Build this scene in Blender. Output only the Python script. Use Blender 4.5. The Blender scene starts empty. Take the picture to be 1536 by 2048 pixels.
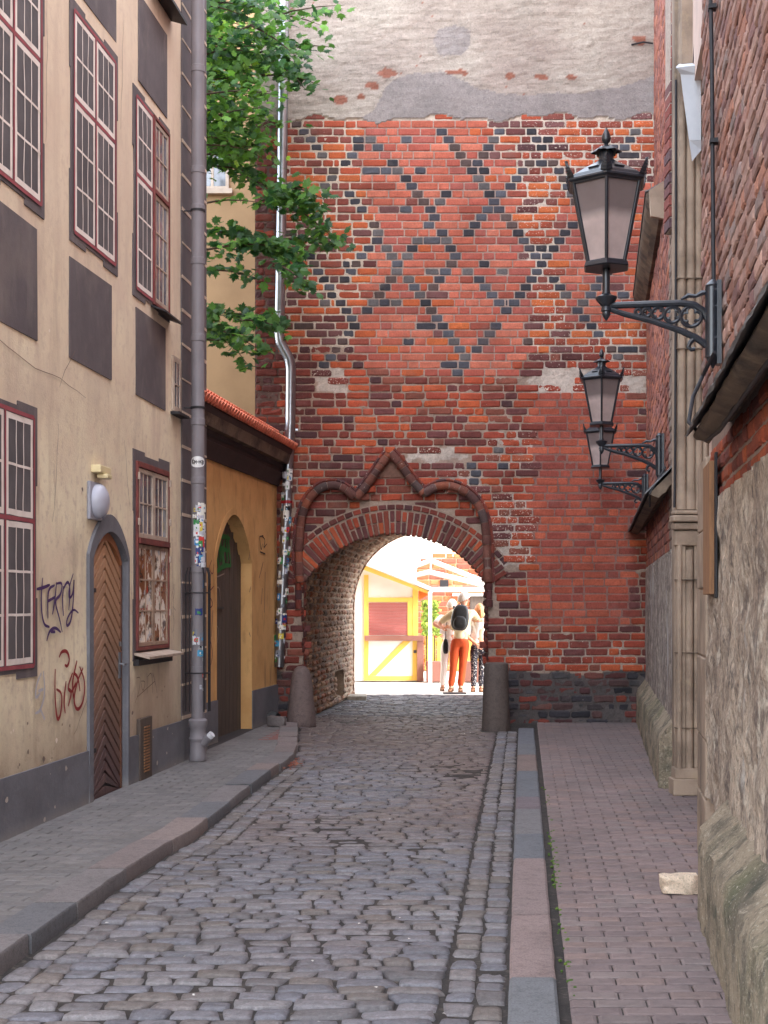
import bpy, bmesh, math, random
from mathutils import Vector, Matrix, noise
PI = math.pi
R = random.Random(7); SKY, SUNE = 1.75, 3.2
SC = bpy.context.scene
COL = SC.collection
def lin(r, g, b, k=1.0):
    f = lambda c: (c/255/12.92 if c/255 <= .04045 else ((c/255+.055)/1.055)**2.4)*k
    return (f(r), f(g), f(b), 1.0)
def nz(x, y, z=0.0): return noise.noise(Vector((x, y, z)))
def fbm(x, y, z=0.0, o=3):
    s, a = 0, 1
    for i in range(o):
        s += a*nz(x*2**i, y*2**i, z+i*7.3); a *= .5
    return s
def lerp(a, b, t): return a+(b-a)*t
def mixc(a, b, t): return tuple(lerp(a[i], b[i], t) for i in range(3))+(1,)
def interp(tab, x):
    if x <= tab[0][0]: return tab[0][1]
    for (a, b), (c, d) in zip(tab, tab[1:]):
        if x <= c: return lerp(b, d, (x-a)/(c-a))
    return tab[-1][1]

# ---------------------------------------------------------------- materials
def M(name, c=(.5,.5,.5,1), layers=(), attr=False, rough=.85, bump=.25, bscale=40, bdist=.01, bstretch=(1,1,1),
      metal=0, spec=.4, lime=None, wave=None, transl=None, coat=0, rvar=0, zg=()):
    m = bpy.data.materials.new(name); m.use_nodes = True
    N, L = m.node_tree.nodes, m.node_tree.links
    N.clear()
    out = N.new('ShaderNodeOutputMaterial'); bs = N.new('ShaderNodeBsdfPrincipled')
    bs.inputs['Roughness'].default_value = rough; bs.inputs['Metallic'].default_value = metal
    bs.inputs['Specular IOR Level'].default_value = spec
    if coat: bs.inputs['Coat Weight'].default_value = coat
    tc = N.new('ShaderNodeTexCoord').outputs['Object']
    def nois(scale, stretch=(1,1,1), det=6, ro=.6):
        mp = N.new('ShaderNodeMapping'); mp.inputs['Scale'].default_value = stretch
        L.new(tc, mp.inputs['Vector'])
        n = N.new('ShaderNodeTexNoise'); n.inputs['Scale'].default_value = scale
        n.inputs['Detail'].default_value = det; n.inputs['Roughness'].default_value = ro
        L.new(mp.outputs[0], n.inputs['Vector']); return n.outputs['Fac']
    if attr:
        at = N.new('ShaderNodeAttribute'); at.attribute_name = 'Col'; cur = at.outputs['Color']
    else:
        rg = N.new('ShaderNodeRGB'); rg.outputs[0].default_value = c; cur = rg.outputs[0]
    # layers: (colour or ('mul', k), scale, lo, hi, strength, stretch)
    for ly in layers:
        col, sc_, lo, hi, st = ly[:5]; stre = ly[5] if len(ly) > 5 else (1,1,1)
        f = nois(sc_, stre)
        mr = N.new('ShaderNodeMapRange'); mr.inputs['From Min'].default_value = lo; mr.inputs['From Max'].default_value = hi
        mr.inputs['To Max'].default_value = st; L.new(f, mr.inputs['Value'])
        mx = N.new('ShaderNodeMix'); mx.data_type = 'RGBA'
        if col[0] == 'mul':
            mx.blend_type = 'MULTIPLY'; mx.inputs['B'].default_value = (col[1],)*3+(1,) if not isinstance(col[1], tuple) else col[1]
        else: mx.inputs['B'].default_value = col
        L.new(mr.outputs[0], mx.inputs['Factor']); L.new(cur, mx.inputs['A']); cur = mx.outputs['Result']
    for col, zn, zf, st in zg:      # height tint growing towards zf (none at zn): weathering, lantern's dark top
        f = nois(2.2, (1,1,.6)); sp = N.new('ShaderNodeSeparateXYZ'); L.new(tc, sp.inputs[0])
        ma = N.new('ShaderNodeMath'); ma.operation = 'MULTIPLY_ADD'; ma.inputs[1].default_value = 1.6*abs(zf-zn); L.new(f, ma.inputs[0]); L.new(sp.outputs['Z'], ma.inputs[2])
        mr = N.new('ShaderNodeMapRange'); mr.inputs['From Min'].default_value = zn+.8*abs(zf-zn); mr.inputs['From Max'].default_value = zf+.8*abs(zf-zn); mr.inputs['To Max'].default_value = st; L.new(ma.outputs[0], mr.inputs['Value'])
        mx = N.new('ShaderNodeMix'); mx.data_type = 'RGBA'; mx.inputs['B'].default_value = col
        L.new(mr.outputs[0], mx.inputs['Factor']); L.new(cur, mx.inputs['A']); cur = mx.outputs['Result']
    if lime and attr:   # crumbs of lime on old bricks, amount in the attribute's alpha
        f = nois(lime[1], (1,1,1), 5, .65)
        ad = N.new('ShaderNodeMath'); ad.operation = 'MULTIPLY_ADD'; ad.inputs[1].default_value = .34
        L.new(at.outputs['Alpha'], ad.inputs[0]); L.new(f, ad.inputs[2])
        mr = N.new('ShaderNodeMapRange'); mr.inputs['From Min'].default_value = .74; mr.inputs['From Max'].default_value = .8
        L.new(ad.outputs[0], mr.inputs['Value'])
        mx = N.new('ShaderNodeMix'); mx.data_type = 'RGBA'; mx.inputs['B'].default_value = lime[0]
        L.new(mr.outputs[0], mx.inputs['Factor']); L.new(cur, mx.inputs['A']); cur = mx.outputs['Result']
    L.new(cur, bs.inputs['Base Color'])
    if rvar:
        f = nois(7); mr = N.new('ShaderNodeMapRange'); mr.inputs['To Min'].default_value = rough-rvar; mr.inputs['To Max'].default_value = rough+rvar
        mr.inputs['From Min'].default_value = .3; mr.inputs['From Max'].default_value = .7
        L.new(f, mr.inputs['Value']); L.new(mr.outputs[0], bs.inputs['Roughness'])
    if bump:
        f = nois(bscale, bstretch, 8, .65); b = N.new('ShaderNodeBump'); b.inputs['Strength'].default_value = bump
        b.inputs['Distance'].default_value = bdist; L.new(f, b.inputs['Height']); L.new(b.outputs[0], bs.inputs['Normal'])
    if transl:
        tr = N.new('ShaderNodeBsdfTranslucent'); L.new(cur, tr.inputs['Color'])
        if isinstance(transl, tuple):
            tr.inputs['Color'].default_value = transl[1]
        ms = N.new('ShaderNodeMixShader'); ms.inputs[0].default_value = transl[0] if isinstance(transl, tuple) else transl
        L.new(bs.outputs[0], ms.inputs[1]); L.new(tr.outputs[0], ms.inputs[2]); L.new(ms.outputs[0], out.inputs[0])
    else: L.new(bs.outputs[0], out.inputs[0])
    return m
def dirt(k=.7, s=2.5): return (('mul', k), s, .45, .7, .8)
MT = {}
MT['brick'] = M('old_brick', attr=True, layers=[(('mul', .87), 1, -1, 0, 1), (('mul', .62), 11, .45, .75, .6), (('mul', .66), 1.3, .45, .72, .6), (('mul', 1.3), 30, .52, .66, .6), (('mul', .6), 46, .52, .66, .6), (lin(120,104,98), 2.4, .56, .72, .35)],
                lime=(lin(214,198,182), 38), bump=.55, bscale=55, bdist=.012)
MT['render'] = M('facade_render', lin(242,229,198), layers=[(lin(198,174,148), 1.1, .42, .68, .55), (lin(168,144,124), 4, .5, .7, .55, (1.4,1.4,.22)), (lin(196,176,156), 14, .52, .66, .5), (lin(150,130,114), 1.7, .58, .72, .5, (1,1,.6)),
                (lin(240,218,194), 2.2, .5, .75, .6), (('mul', .8), 1.6, .5, .8, .35, (3,3,.35)), (('mul', .86), 60, .5, .7, .3), (('mul', .72), 3.2, .6, .74, .5, (1,1,.15)), (lin(196,178,160), .7, .5, .62, .4)], bump=.3, bscale=45, zg=[(lin(150,128,108), .95, .42, .75), (lin(214,192,172), 2.2, 4.6, .6)])
MT['render_dark'] = M('painted_dark_render', lin(100,92,94), layers=[(lin(84,77,80), 2.5, .42, .65, .7), (lin(134,124,120), 5, .55, .75, .5, (1,1,.4)), (('mul', 1.2), 40, .52, .68, .35), (lin(140,128,120), 1.1, .52, .7, .45), (('mul', .8), 12, .55, .7, .5, (1,1,.3))], bump=.22, bscale=45)
MT['plinth_grey'] = M('grey_plinth_paint', lin(112,112,118), layers=[(lin(84,84,90), 2, .45, .7, .7), (lin(130,126,124), 9, .62, .72, .5), (('mul', 1.2), 40, .5, .7, .4)], bump=.35, bscale=25, zg=[(lin(150,144,138), .14, .02, .6)])
MT['red_paint'] = M('red_line_paint', lin(156,78,84), layers=[(lin(120,52,62), 6, .45, .65, .6)], bump=.15)
MT['white_paint'] = M('white_line_paint', lin(238,228,220), layers=[(lin(206,192,182), 7, .45, .7, .6)], bump=.15)
MT['pane_paint'] = M('grey_pane_paint', lin(90,85,87), layers=[(lin(112,105,106), 3, .45, .65, .6), (lin(70,66,68), 1.3, .5, .7, .6)], bump=.1)
MT['cream_line'] = M('cream_joint_paint', lin(205,185,165), layers=[dirt(.75)], bump=.15)
MT['casement'] = M('casement_wood', lin(186,168,152), layers=[(lin(140,122,108), 9, .48, .7, .6), dirt(.75)], bump=.25, bscale=60, rough=.6)
MT['casement_low'] = M('worn_casement_wood', lin(165,140,120), layers=[(lin(110,88,76), 9, .45, .65, .7)], bump=.3, bscale=60, rough=.6)
MT['oxide'] = M('oxide_red_wood', lin(122,62,56), layers=[(lin(88,52,50), 8, .45, .65, .7)], bump=.25, rough=.7)
MT['glass'] = M('window_glass', lin(92,94,102), layers=[(lin(150,152,160), 1.8, .45, .62, .6)], rough=.06, bump=.04, bscale=3, spec=.9)
MT['glass_low'] = M('glass_painted_reflections', lin(150,96,66), rough=.06, bump=.03, bscale=4, spec=1.0, layers=[(lin(255,244,230), 3.2, .5, .54, 1), (lin(70,48,40), 6, .55, .6, .9), (lin(190,200,214), 9, .6, .64, .8), (lin(200,70,50), 12, .64, .67, .8)])  # bright patches painted in for reflections and goods behind the panes
MT['zinc'] = M('zinc_sheet', lin(216,222,230), rough=.5, metal=.0, layers=[(lin(190,198,208), 3, .4, .7, .6)], bump=.05)
MT['lead'] = M('lead_flashing', lin(120,120,122), rough=.6, metal=.2, layers=[(lin(80,80,82), 6, .4, .7, .7)], bump=.2)
MT['steel'] = M('galvanised_steel', lin(150,152,158), rough=.3, metal=.95, layers=[(lin(110,112,118), 5, .4, .7, .5)], bump=.05, bscale=15)
MT['pipe'] = M('grey_pipe_paint', lin(128,122,126), rough=.5, layers=[(lin(108,104,108), 2, .4, .7, .7), (('mul', .8), 8, .55, .75, .6, (1,1,.2))], bump=.08)
MT['iron'] = M('black_iron', lin(34,38,46), rough=.35, spec=.6, layers=[(lin(22,24,30), 12, .45, .6, .7)], bump=.12, bscale=60, coat=.15)
MT['iron_dull'] = M('dark_iron', lin(38,36,40), rough=.6, bump=.2)
MT['wrought'] = M('blued_iron', lin(34,40,50), rough=.42, spec=.5, layers=[(lin(24,27,34), 12, .45, .6, .7)], bump=.12, bscale=60)
MT['lampglass'] = M('frosted_glass', lin(226,204,198), rough=.35, bump=.5, bscale=160, bdist=.004, transl=.45, layers=[(lin(150,132,130), 3, .45, .7, .5)], zg=[(lin(110,96,96), .44, .50, .75)])  # dark gradient under the inner cap is painted into the glass top
MT['stone'] = M('carved_stone', lin(168,148,130), layers=[(lin(122,106,92), 3, .42, .65, .8), (lin(84,74,66), 1.4, .5, .7, .7, (1,1,.4)), (lin(176,156,130), 8, .55, .7, .5)], bump=.4, bscale=50)
MT['stone_dark'] = M('weathered_moulding', lin(112,96,82), layers=[(lin(58,52,50), 3, .42, .62, .8), (lin(140,122,104), 8, .55, .7, .6)], bump=.6, bscale=30, bdist=.02)
MT['plinth_stone'] = M('mossy_plinth_stone', lin(168,152,130), layers=[(lin(98,92,80), 3, .45, .62, .8), (lin(105,108,80), 1.6, .5, .68, .7), (lin(60,58,56), 14, .56, .68, .7, (1,1,.5)), (lin(205,192,172), 22, .58, .7, .6), (('mul', .55), 55, .54, .66, .75), (lin(222,210,192), 70, .6, .68, .7), (lin(70,74,62), 5, .58, .68, .7)], bump=1.0, bscale=55, bdist=.025)
MT['ruin'] = M('stained_render', attr=True, layers=[(('mul', .5), 42, .5, .64, .75, (1,1,.6)), (('mul', 1.5), 30, .54, .66, .8, (1,1,.5)), (lin(96,84,80), 6, .5, .62, .7, (1,1,.8)), (lin(222,208,190), 9, .53, .63, .8, (1,1,.8)), (lin(66,60,62), 14, .58, .66, .75, (1,1,.6)), (lin(198,180,160), 28, .54, .66, .6), (lin(120,98,84), 60, .55, .66, .6), (lin(206,206,204), 2.2, .6, .68, .6, (1,1,.4))], bump=1.0, bscale=60, bdist=.03, bstretch=(1,1,.45))
MT['plaster'] = M('rough_plaster', attr=True, layers=[(('mul', .82), 3.5, .5, .68, .6), (('mul', .72), 24, .56, .7, .55, (.6,1,1.6)), (('mul', 1.16), 16, .52, .68, .6)], bump=.6, bscale=30, bdist=.02)
MT['cobble'] = M('cobble_stone', attr=True, rough=.55, rvar=.16, layers=[(('mul', .62), 26, .48, .62, .7), (('mul', 1.55), 60, .53, .65, .6), (('mul', .6), 95, .53, .64, .6), (('mul', .78), .8, .42, .62, .6), (('mul', .6), 3, .6, .72, .5)], bump=.6, bscale=48, bdist=.012, spec=.45)
MT['paver'] = M('paving_brick', attr=True, rough=.8, layers=[(('mul', .76), 1.1, .42, .66, .7), (('mul', .72), 22, .5, .64, .6), (('mul', 1.5), 70, .6, .68, .6), (('mul', .7), 4, .58, .7, .6)], bump=.3, bscale=80)
MT['granite'] = M('granite', attr=True, rough=.8, layers=[(('mul', .62), 22, .5, .66, .6), (('mul', .6), 110, .5, .62, .7), (('mul', 1.35), 150, .55, .65, .6), (('mul', .8), 3, .45, .65, .6)], bump=.4, bscale=90)
MT['soil'] = M('joint_dirt', lin(58,53,50), layers=[(lin(40,37,36), 9, .42, .62, .8), (lin(112,102,92), 26, .56, .7, .6)], bump=.6, bscale=70)
MT['moss'] = M('moss', lin(70,96,40), layers=[(lin(110,130,50), 30, .5, .6, .7)], bump=.6, bscale=90)
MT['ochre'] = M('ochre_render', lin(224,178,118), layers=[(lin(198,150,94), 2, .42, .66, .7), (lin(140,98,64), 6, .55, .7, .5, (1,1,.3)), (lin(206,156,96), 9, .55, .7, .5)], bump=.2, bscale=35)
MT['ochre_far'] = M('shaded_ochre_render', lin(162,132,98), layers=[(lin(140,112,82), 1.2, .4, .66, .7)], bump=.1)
MT['tile'] = M('clay_tile', lin(236,140,112), layers=[(lin(196,104,80), 7, .45, .65, .7), (lin(90,72,62), 3, .55, .72, .5)], bump=.25, bscale=50)
MT['cornice'] = M('eave_shadow_dark', lin(70,58,58), layers=[(lin(84,70,70), 4, .5, .7, .6), (lin(44,38,42), 2, .5, .7, .5)], bump=.25)
MT['door_wood'] = M('door_boards', attr=True, rough=.45, layers=[(('mul', .75), 5, .45, .68, .6, (6,6,.8)), (('mul', .8), 40, .5, .7, .4)], bump=.3, bscale=30, bstretch=(4,4,1))
MT['door_grey'] = M('grey_door_boards', lin(92,80,72), layers=[(lin(70,62,58), 6, .45, .65, .7, (5,5,.5)), (lin(112,98,86), 3, .55, .7, .5, (4,4,.4))], bump=.25, bscale=25, bstretch=(4,4,.6))
MT['board'] = M('brown_board', lin(150,110,78), layers=[(lin(110,78,56), 6, .45, .65, .7, (5,5,.6))], bump=.2)
MT['vc'] = M('printed_vinyl', attr=True, rough=.45, bump=.05, layers=[(('mul', .75), 30, .5, .68, .6)])
MT['mark'] = M('spray_paint', attr=True, rough=.7, bump=.1)
MT['leaf'] = M('maple_leaf', attr=True, rough=.45, bump=.15, transl=.46, spec=.4, layers=[(('mul', .75), 9, .45, .65, .5)])
MT['bark'] = M('bark', lin(92,76,62), layers=[(lin(60,50,42), 8, .4, .6, .8)], bump=.6)
MT['kwhite'] = M('white_board', lin(236,234,228), layers=[dirt(.92)], bump=.05)
MT['kyellow'] = M('yellow_board', lin(236,196,96), layers=[dirt(.9)], bump=.05)
MT['kbrown'] = M('brown_counter', lin(140,96,84), bump=.1)
MT['shutter'] = M('roller_shutter', lin(176,104,100), bump=.05, rough=.5)
MT['gaz'] = M('white_metal', lin(235,232,228), rough=.4, bump=.03)
MT['awning'] = M('orange_cloth', lin(226,112,44), bump=.05)
MT['farplaster'] = M('sunny_plaster', lin(228,216,196), layers=[dirt(.9, 1)], bump=.1)
MT['skin'] = M('skin', lin(214,158,130), rough=.55, bump=.05)
MT['hair_w'] = M('white_hair', lin(225,220,212), rough=.6, bump=.5, bscale=90, bstretch=(3,3,.6))
MT['hair_g'] = M('grey_hair', lin(206,198,188), rough=.6, bump=.5, bscale=90, bstretch=(3,3,.6))
MT['hair_r'] = M('fair_red_hair', lin(214,150,100), rough=.6, bump=.5, bscale=90, bstretch=(3,3,.6))
MT['shirt'] = M('cream_shirt', lin(226,208,170), rough=.9, bump=.3, bscale=9)
MT['blouse'] = M('white_blouse', lin(232,228,226), rough=.9, bump=.3, bscale=9)
MT['white_trou'] = M('white_trousers', lin(228,224,218), rough=.9, bump=.3, bscale=9)
MT['red_trou'] = M('rust_red_trousers', lin(190,76,34), rough=.9, layers=[(lin(140,50,26), 9, .45, .65, .6, (1,1,.5))], bump=.4, bscale=10)
MT['dot_trou'] = M('dotted_trousers', lin(44,42,52), rough=.9, layers=[(lin(210,205,200), 38, .56, .6, .9)], bump=.2)
MT['shoe'] = M('shoe_leather', lin(120,84,56), rough=.6)
MT['black_cloth'] = M('black_nylon', lin(30,30,32), rough=.5, layers=[(lin(70,68,66), 12, .58, .66, .5)], bump=.5, bscale=20)
MT['vine'] = M('vine_leaves', attr=True, rough=.6, bump=.1, transl=.3)
MT['camwhite'] = M('cream_plastic', lin(220,204,160), rough=.5, bump=.03)
MT['opal'] = M('opal_plastic', lin(196,198,212), rough=.3, bump=.02, transl=.2)
MT['greyplastic'] = M('grey_plastic', lin(150,150,160), rough=.5, bump=.03)
MT['ground_far'] = M('sunlit_paving', lin(205,196,186), layers=[dirt(.8, 6)], bump=.3, bscale=30)
MT['church_plain'] = M('church_unseen_upper_wall', lin(214,190,178), layers=[dirt(.8, 3)], bump=.3)  # paled so the wall bounces more light into the lane

# ---------------------------------------------------------------- mesh builder
class Fr:
    def __init__(s, o, u, v, n):
        s.o, s.u, s.v, s.n = Vector(o), Vector(u), Vector(v), Vector(n).normalized()
    def P(s, u, v, d=0): return s.o+s.u*u+s.v*v+s.n*d
FW = Fr((0,18.4,0), (1,0,0), (0,0,1), (0,-1,0))
FL = Fr((-3.506,0,0), (.113,1,0), (0,0,1), (1,-.113,0))
FR = Fr((.684,0,0), (.157,1,0), (0,0,1), (-1,.157,0))
FO = Fr((-4.113,0,0), (.144,1,0), (0,0,1), (1,-.144,0))
def front(y): return Fr((0,y,0), (1,0,0), (0,0,1), (0,-1,0))
WORLD = Fr((0,0,0), (1,0,0), (0,0,1), (0,-1,0))
ROOT = {}
class MB:
    def __init__(s): s.V, s.F, s.C = [], [], []
    def add(s, vs, fs, col=(.5,.5,.5,1)):
        b = len(s.V); s.V += [tuple(v) for v in vs]; s.F += [tuple(i+b for i in f) for f in fs]
        if isinstance(col, list): s.C += col
        else: s.C += [col]*len(vs)
    def box(s, fr, u0, u1, v0, v1, d0, d1, col=(.5,.5,.5,1)):
        s.add([fr.P(u, v, d) for d in (d0, d1) for v in (v0, v1) for u in (u0, u1)],
              [(0,2,3,1), (4,5,7,6), (0,1,5,4), (2,6,7,3), (0,4,6,2), (1,3,7,5)], col)
    def abox(s, x0, x1, y0, y1, z0, z1, col=(.5,.5,.5,1)):
        s.box(WORLD, x0, x1, z0, z1, -y1, -y0, col)
    def prism(s, fr, pts, d0, d1, col=(.5,.5,.5,1)):
        n = len(pts)
        s.add([fr.P(u, v, d0) for u, v in pts]+[fr.P(u, v, d1) for u, v in pts],
              [tuple(range(n)), tuple(range(2*n-1, n-1, -1))]+[(i, (i+1) % n, n+(i+1) % n, n+i) for i in range(n)], col)
    def poly(s, fr, pts, d, col=(.5,.5,.5,1)):
        s.add([fr.P(u, v, d) for u, v in pts], [tuple(range(len(pts)))], col)
    def extr(s, fr, prof, u0, u1, nseg=1, jit=0, col=(.5,.5,.5,1), caps=True, colf=None):
        # profile [(v,d)...] swept along u
        n = len(prof); vs, cs = [], []
        for i in range(nseg+1):
            u = lerp(u0, u1, i/nseg)
            for k, (v, d) in enumerate(prof):
                dv = jit*fbm(u*6+k, v*6, d*9); dd = jit*fbm(u*5, v*7+k, 3)
                vs.append(fr.P(u, v+dv, d+dd)); cs.append(colf(u, v) if colf else col)
        fs = [(i*n+k, i*n+(k+1) % n, (i+1)*n+(k+1) % n, (i+1)*n+k) for i in range(nseg) for k in range(n)]
        if caps: fs += [tuple(range(n)), tuple(range((nseg+1)*n-1, nseg*n-1, -1))]
        s.add(vs, fs, cs)
    def tube(s, pts, r, seg=8, col=(.5,.5,.5,1), cap=True, closed=False):
        pts = [Vector(p) for p in pts]; n = len(pts); vs = []
        prev = None
        for i, p in enumerate(pts):
            a = pts[(i-1) % n] if (i or closed) else p; b = pts[(i+1) % n] if (i < n-1 or closed) else p
            t = (b-a).normalized()
            if prev is None:
                q = Vector((0,0,1)) if abs(t.z) < .9 else Vector((1,0,0)); x = t.cross(q).normalized()
            else: x = (prev-t*prev.dot(t)).normalized()
            prev = x; y = t.cross(x); rr = r[i] if isinstance(r, (list, tuple)) else r
            vs += [p+(x*math.cos(2*PI*k/seg)+y*math.sin(2*PI*k/seg))*rr for k in range(seg)]
        m = n if closed else n-1
        fs = [(i*seg+k, i*seg+(k+1) % seg, ((i+1) % n)*seg+(k+1) % seg, ((i+1) % n)*seg+k) for i in range(m) for k in range(seg)]
        if cap and not closed: fs += [tuple(range(seg))[::-1], tuple(range((n-1)*seg, n*seg))]
        s.add(vs, fs, col)
    def lathe(s, c, prof, seg=16, col=(.5,.5,.5,1), rot=0, sx=1, sy=1, jit=0, colf=None):
        vs, cs = [], []
        for r, z in prof:
            for k in range(seg):
                a = rot+2*PI*k/seg; j = 1+jit*fbm(math.cos(a)*2, math.sin(a)*2, z*4) if jit else 1
                vs.append((c[0]+r*j*sx*math.cos(a), c[1]+r*j*sy*math.sin(a), c[2]+z)); cs.append(colf(a, z) if colf else col)
        n = len(prof)
        fs = [(i*seg+k, i*seg+(k+1) % seg, (i+1)*seg+(k+1) % seg, (i+1)*seg+k) for i in range(n-1) for k in range(seg)]
        fs += [tuple(range(seg))[::-1], tuple(range((n-1)*seg, n*seg))]
        s.add(vs, fs, cs)
    def ribbon(s, fr, pts, w, d, col):
        n = len(pts); vs = []
        for i, (u, v) in enumerate(pts):
            a = pts[max(i-1,0)]; b = pts[min(i+1,n-1)]; tx, ty = b[0]-a[0], b[1]-a[1]; l = math.hypot(tx, ty) or 1
            ww = w*(.5+.5*math.sin(PI*(i+.6)/(n+.2)))*.6
            vs += [fr.P(u-ty/l*ww, v+tx/l*ww, d), fr.P(u+ty/l*ww, v-tx/l*ww, d)]
        s.add(vs, [(2*i, 2*i+1, 2*i+3, 2*i+2) for i in range(n-1)], col)
    def sheet(s, fr, u0, u1, v0, v1, nu, nv, df, colf, keep=None):
        vs, cs = [], []
        for j in range(nv+1):
            for i in range(nu+1):
                u, v = lerp(u0, u1, i/nu), lerp(v0, v1, j/nv)
                vs.append(fr.P(u, v, df(u, v))); cs.append(colf(u, v))
        fs = []
        for j in range(nv):
            for i in range(nu):
                if keep and not keep(lerp(u0, u1, (i+.5)/nu), lerp(v0, v1, (j+.5)/nv)): continue
                a = j*(nu+1)+i; fs.append((a, a+1, a+nu+2, a+nu+1))
        s.add(vs, fs, cs)
    def build(s, name, mat, parent=None, smooth=False, bevel=0, loc=None, label=None, extra=None):
        nf = len(s.F)
        if extra: s.add(extra[0].V, extra[0].F, extra[0].C)
        o0 = ROOT.get(parent.name, Vector()) if parent else Vector(loc or (0,0,0))
        me = bpy.data.meshes.new(name)
        me.from_pydata([(v[0]-o0.x, v[1]-o0.y, v[2]-o0.z) for v in s.V], [], s.F)
        ca = me.color_attributes.new('Col', 'FLOAT_COLOR', 'POINT')
        flat = [x for c in s.C for x in c]; ca.data.foreach_set('color', flat)
        bm = bmesh.new(); bm.from_mesh(me); bmesh.ops.recalc_face_normals(bm, faces=bm.faces); bm.to_mesh(me); bm.free()
        if smooth:
            me.polygons.foreach_set('use_smooth', [True]*len(me.polygons))
            if smooth == 'a': me.set_sharp_from_angle(angle=math.radians(38))
        me.materials.append(MT[mat])
        if extra:
            me.materials.append(MT[extra[1]])
            for p in me.polygons[nf:]: p.material_index = 1
        o = bpy.data.objects.new(name, me); COL.objects.link(o)
        if parent: o.parent = parent
        else: o.location = o0
        ROOT[o.name] = o0
        if bevel:
            b = o.modifiers.new('bevel', 'BEVEL'); b.width = bevel; b.segments = 2; b.limit_method = 'ANGLE'
        if label: o['label'] = label
        return o
def T(name, label, cat, loc=(0,0,0), group=None):
    o = bpy.data.objects.new(name, None); COL.objects.link(o); o.location = loc; o.empty_display_size = .2
    o['label'] = label; o['category'] = cat; ROOT[o.name] = Vector(loc)
    if group: o['group'] = group
    return o
def tag(o, label=None, cat=None, group=None, kind=None):
    for k, v in (('label', label), ('category', cat), ('group', group), ('kind', kind)):
        if v: o[k] = v
    return o
def one(mb, name, mat, label, cat, loc, group=None, **k): return tag(mb.build(name, mat, None, loc=loc, **k), label, cat, group)

# ---------------------------------------------------------------- bricks, each one its own little block inside one wall mesh
def brick_run(mb, P, u0, u1, v0, v1, style, ch=.104, inside=None, seed=1, ls=(.275,.135), forced=None, reg=False):
    rng = random.Random(seed); nrow = max(1, int(round((v1-v0)/ch))); ch = (v1-v0)/nrow
    for r in range(nrow):
        u = u0-(rng.random() if not reg else (.5*(r % 2)+.02*rng.random()))*ls[0]; cnt = rng.randint(0, 2)
        vb = v0+r*ch; fo = forced(vb+ch/2) if forced else []
        while u < u1:
            cnt += 1
            probe = style(u+.07, vb+ch/2, rng)
            L = ls[1] if (probe.get('k') == 'H' or (probe.get('k') is None and cnt % 3 == 0)) else ls[0]
            st = style(u+L/2, vb+ch/2, rng) if probe.get('k') != 'H' else probe
            if st.get('k') == 'H': L = ls[1]
            L *= rng.uniform(.93, 1.07) if not reg else 1
            while fo and fo[0] < u-.05: fo.pop(0)
            if fo:
                rem = fo[0]-u
                if rem < .045:
                    fo.pop(0); L = ls[1]; st = dict(style(u+L/2, vb+ch/2, rng))
                    if rng.random() < .94: st.update(c=pick(rng, PL['dark'], .18), lime=.06)
                elif rem < .2: L = rem
                elif rem < ls[0]+.1: L = rem if rem < .33 else rem/2
                elif rem-L < .09: L = rem/2
            a, b = max(u, u0), min(u+L, u1); u += L
            if b-a < .04 or st.get('skip'): continue
            if inside and not inside((a+b)/2, vb+ch/2): continue
            g, ro = st['gap'], st['rough']
            wv = st.get('wave', 0)*nz((a+b)*.9, r*.35, seed)
            A, B = a+g/2+rng.uniform(-1,1)*ro*.4, b-g/2+rng.uniform(-1,1)*ro*.4
            C, D = vb+g/2+wv+rng.uniform(-1,1)*ro*.25, vb+ch-g/2+wv+rng.uniform(-1,1)*ro*.25
            sk = rng.uniform(-1,1)*ro*.5; d0 = st.get('d', 0)+rng.uniform(-1,1)*ro*.6
            e = .012+ro*.8; us = [A, A+e, (A+B)/2, B-e, B]; vs_ = [C, C+e*.8, D-e*.8, D]
            if B-A < .03 or D-C < .02: continue
            V, Cc = [], []
            c = st['c']; li = st.get('lime', 0)
            for j in range(4):
                for i in range(5):
                    ed = (i in (0,4))+(j in (0,3))
                    dd = d0-(.003+ro*.5)*ed-ro*.6*max(0, rng.gauss(0, .6))-(ro*.6 if ed == 2 else 0)
                    V.append(P(us[i]+rng.uniform(-1,1)*ro*.28, vs_[j]+sk*(i-2)*.12+rng.uniform(-1,1)*ro*.28, dd))
                    k = rng.uniform(.9, 1.1); Cc.append((c[0]*k, c[1]*k, c[2]*k, li))
            ring = [0,1,2,3,4,9,14,19,18,17,16,15,10,5]
            for q in ring:
                i, j = q % 5, q//5; V.append(P(us[i], vs_[j], d0-.04)); Cc.append((c[0]*.8, c[1]*.8, c[2]*.8, li))
            F = [(j*5+i, j*5+i+1, j*5+i+6, j*5+i+5) for j in range(3) for i in range(4)]
            F += [(ring[k], ring[(k+1) % 14], 20+(k+1) % 14, 20+k) for k in range(14)]
            mb.add(V, F, Cc)
def pick(rng, pal, k=.1, g=1.0):
    c = pal[int(rng.random()**1.3*len(pal))]; s = g*rng.uniform(1-k, 1+k); return (c[0]*s, c[1]*s, c[2]*s, 1)
def A0(c, a=0.0): return (c[0], c[1], c[2], a)
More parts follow.
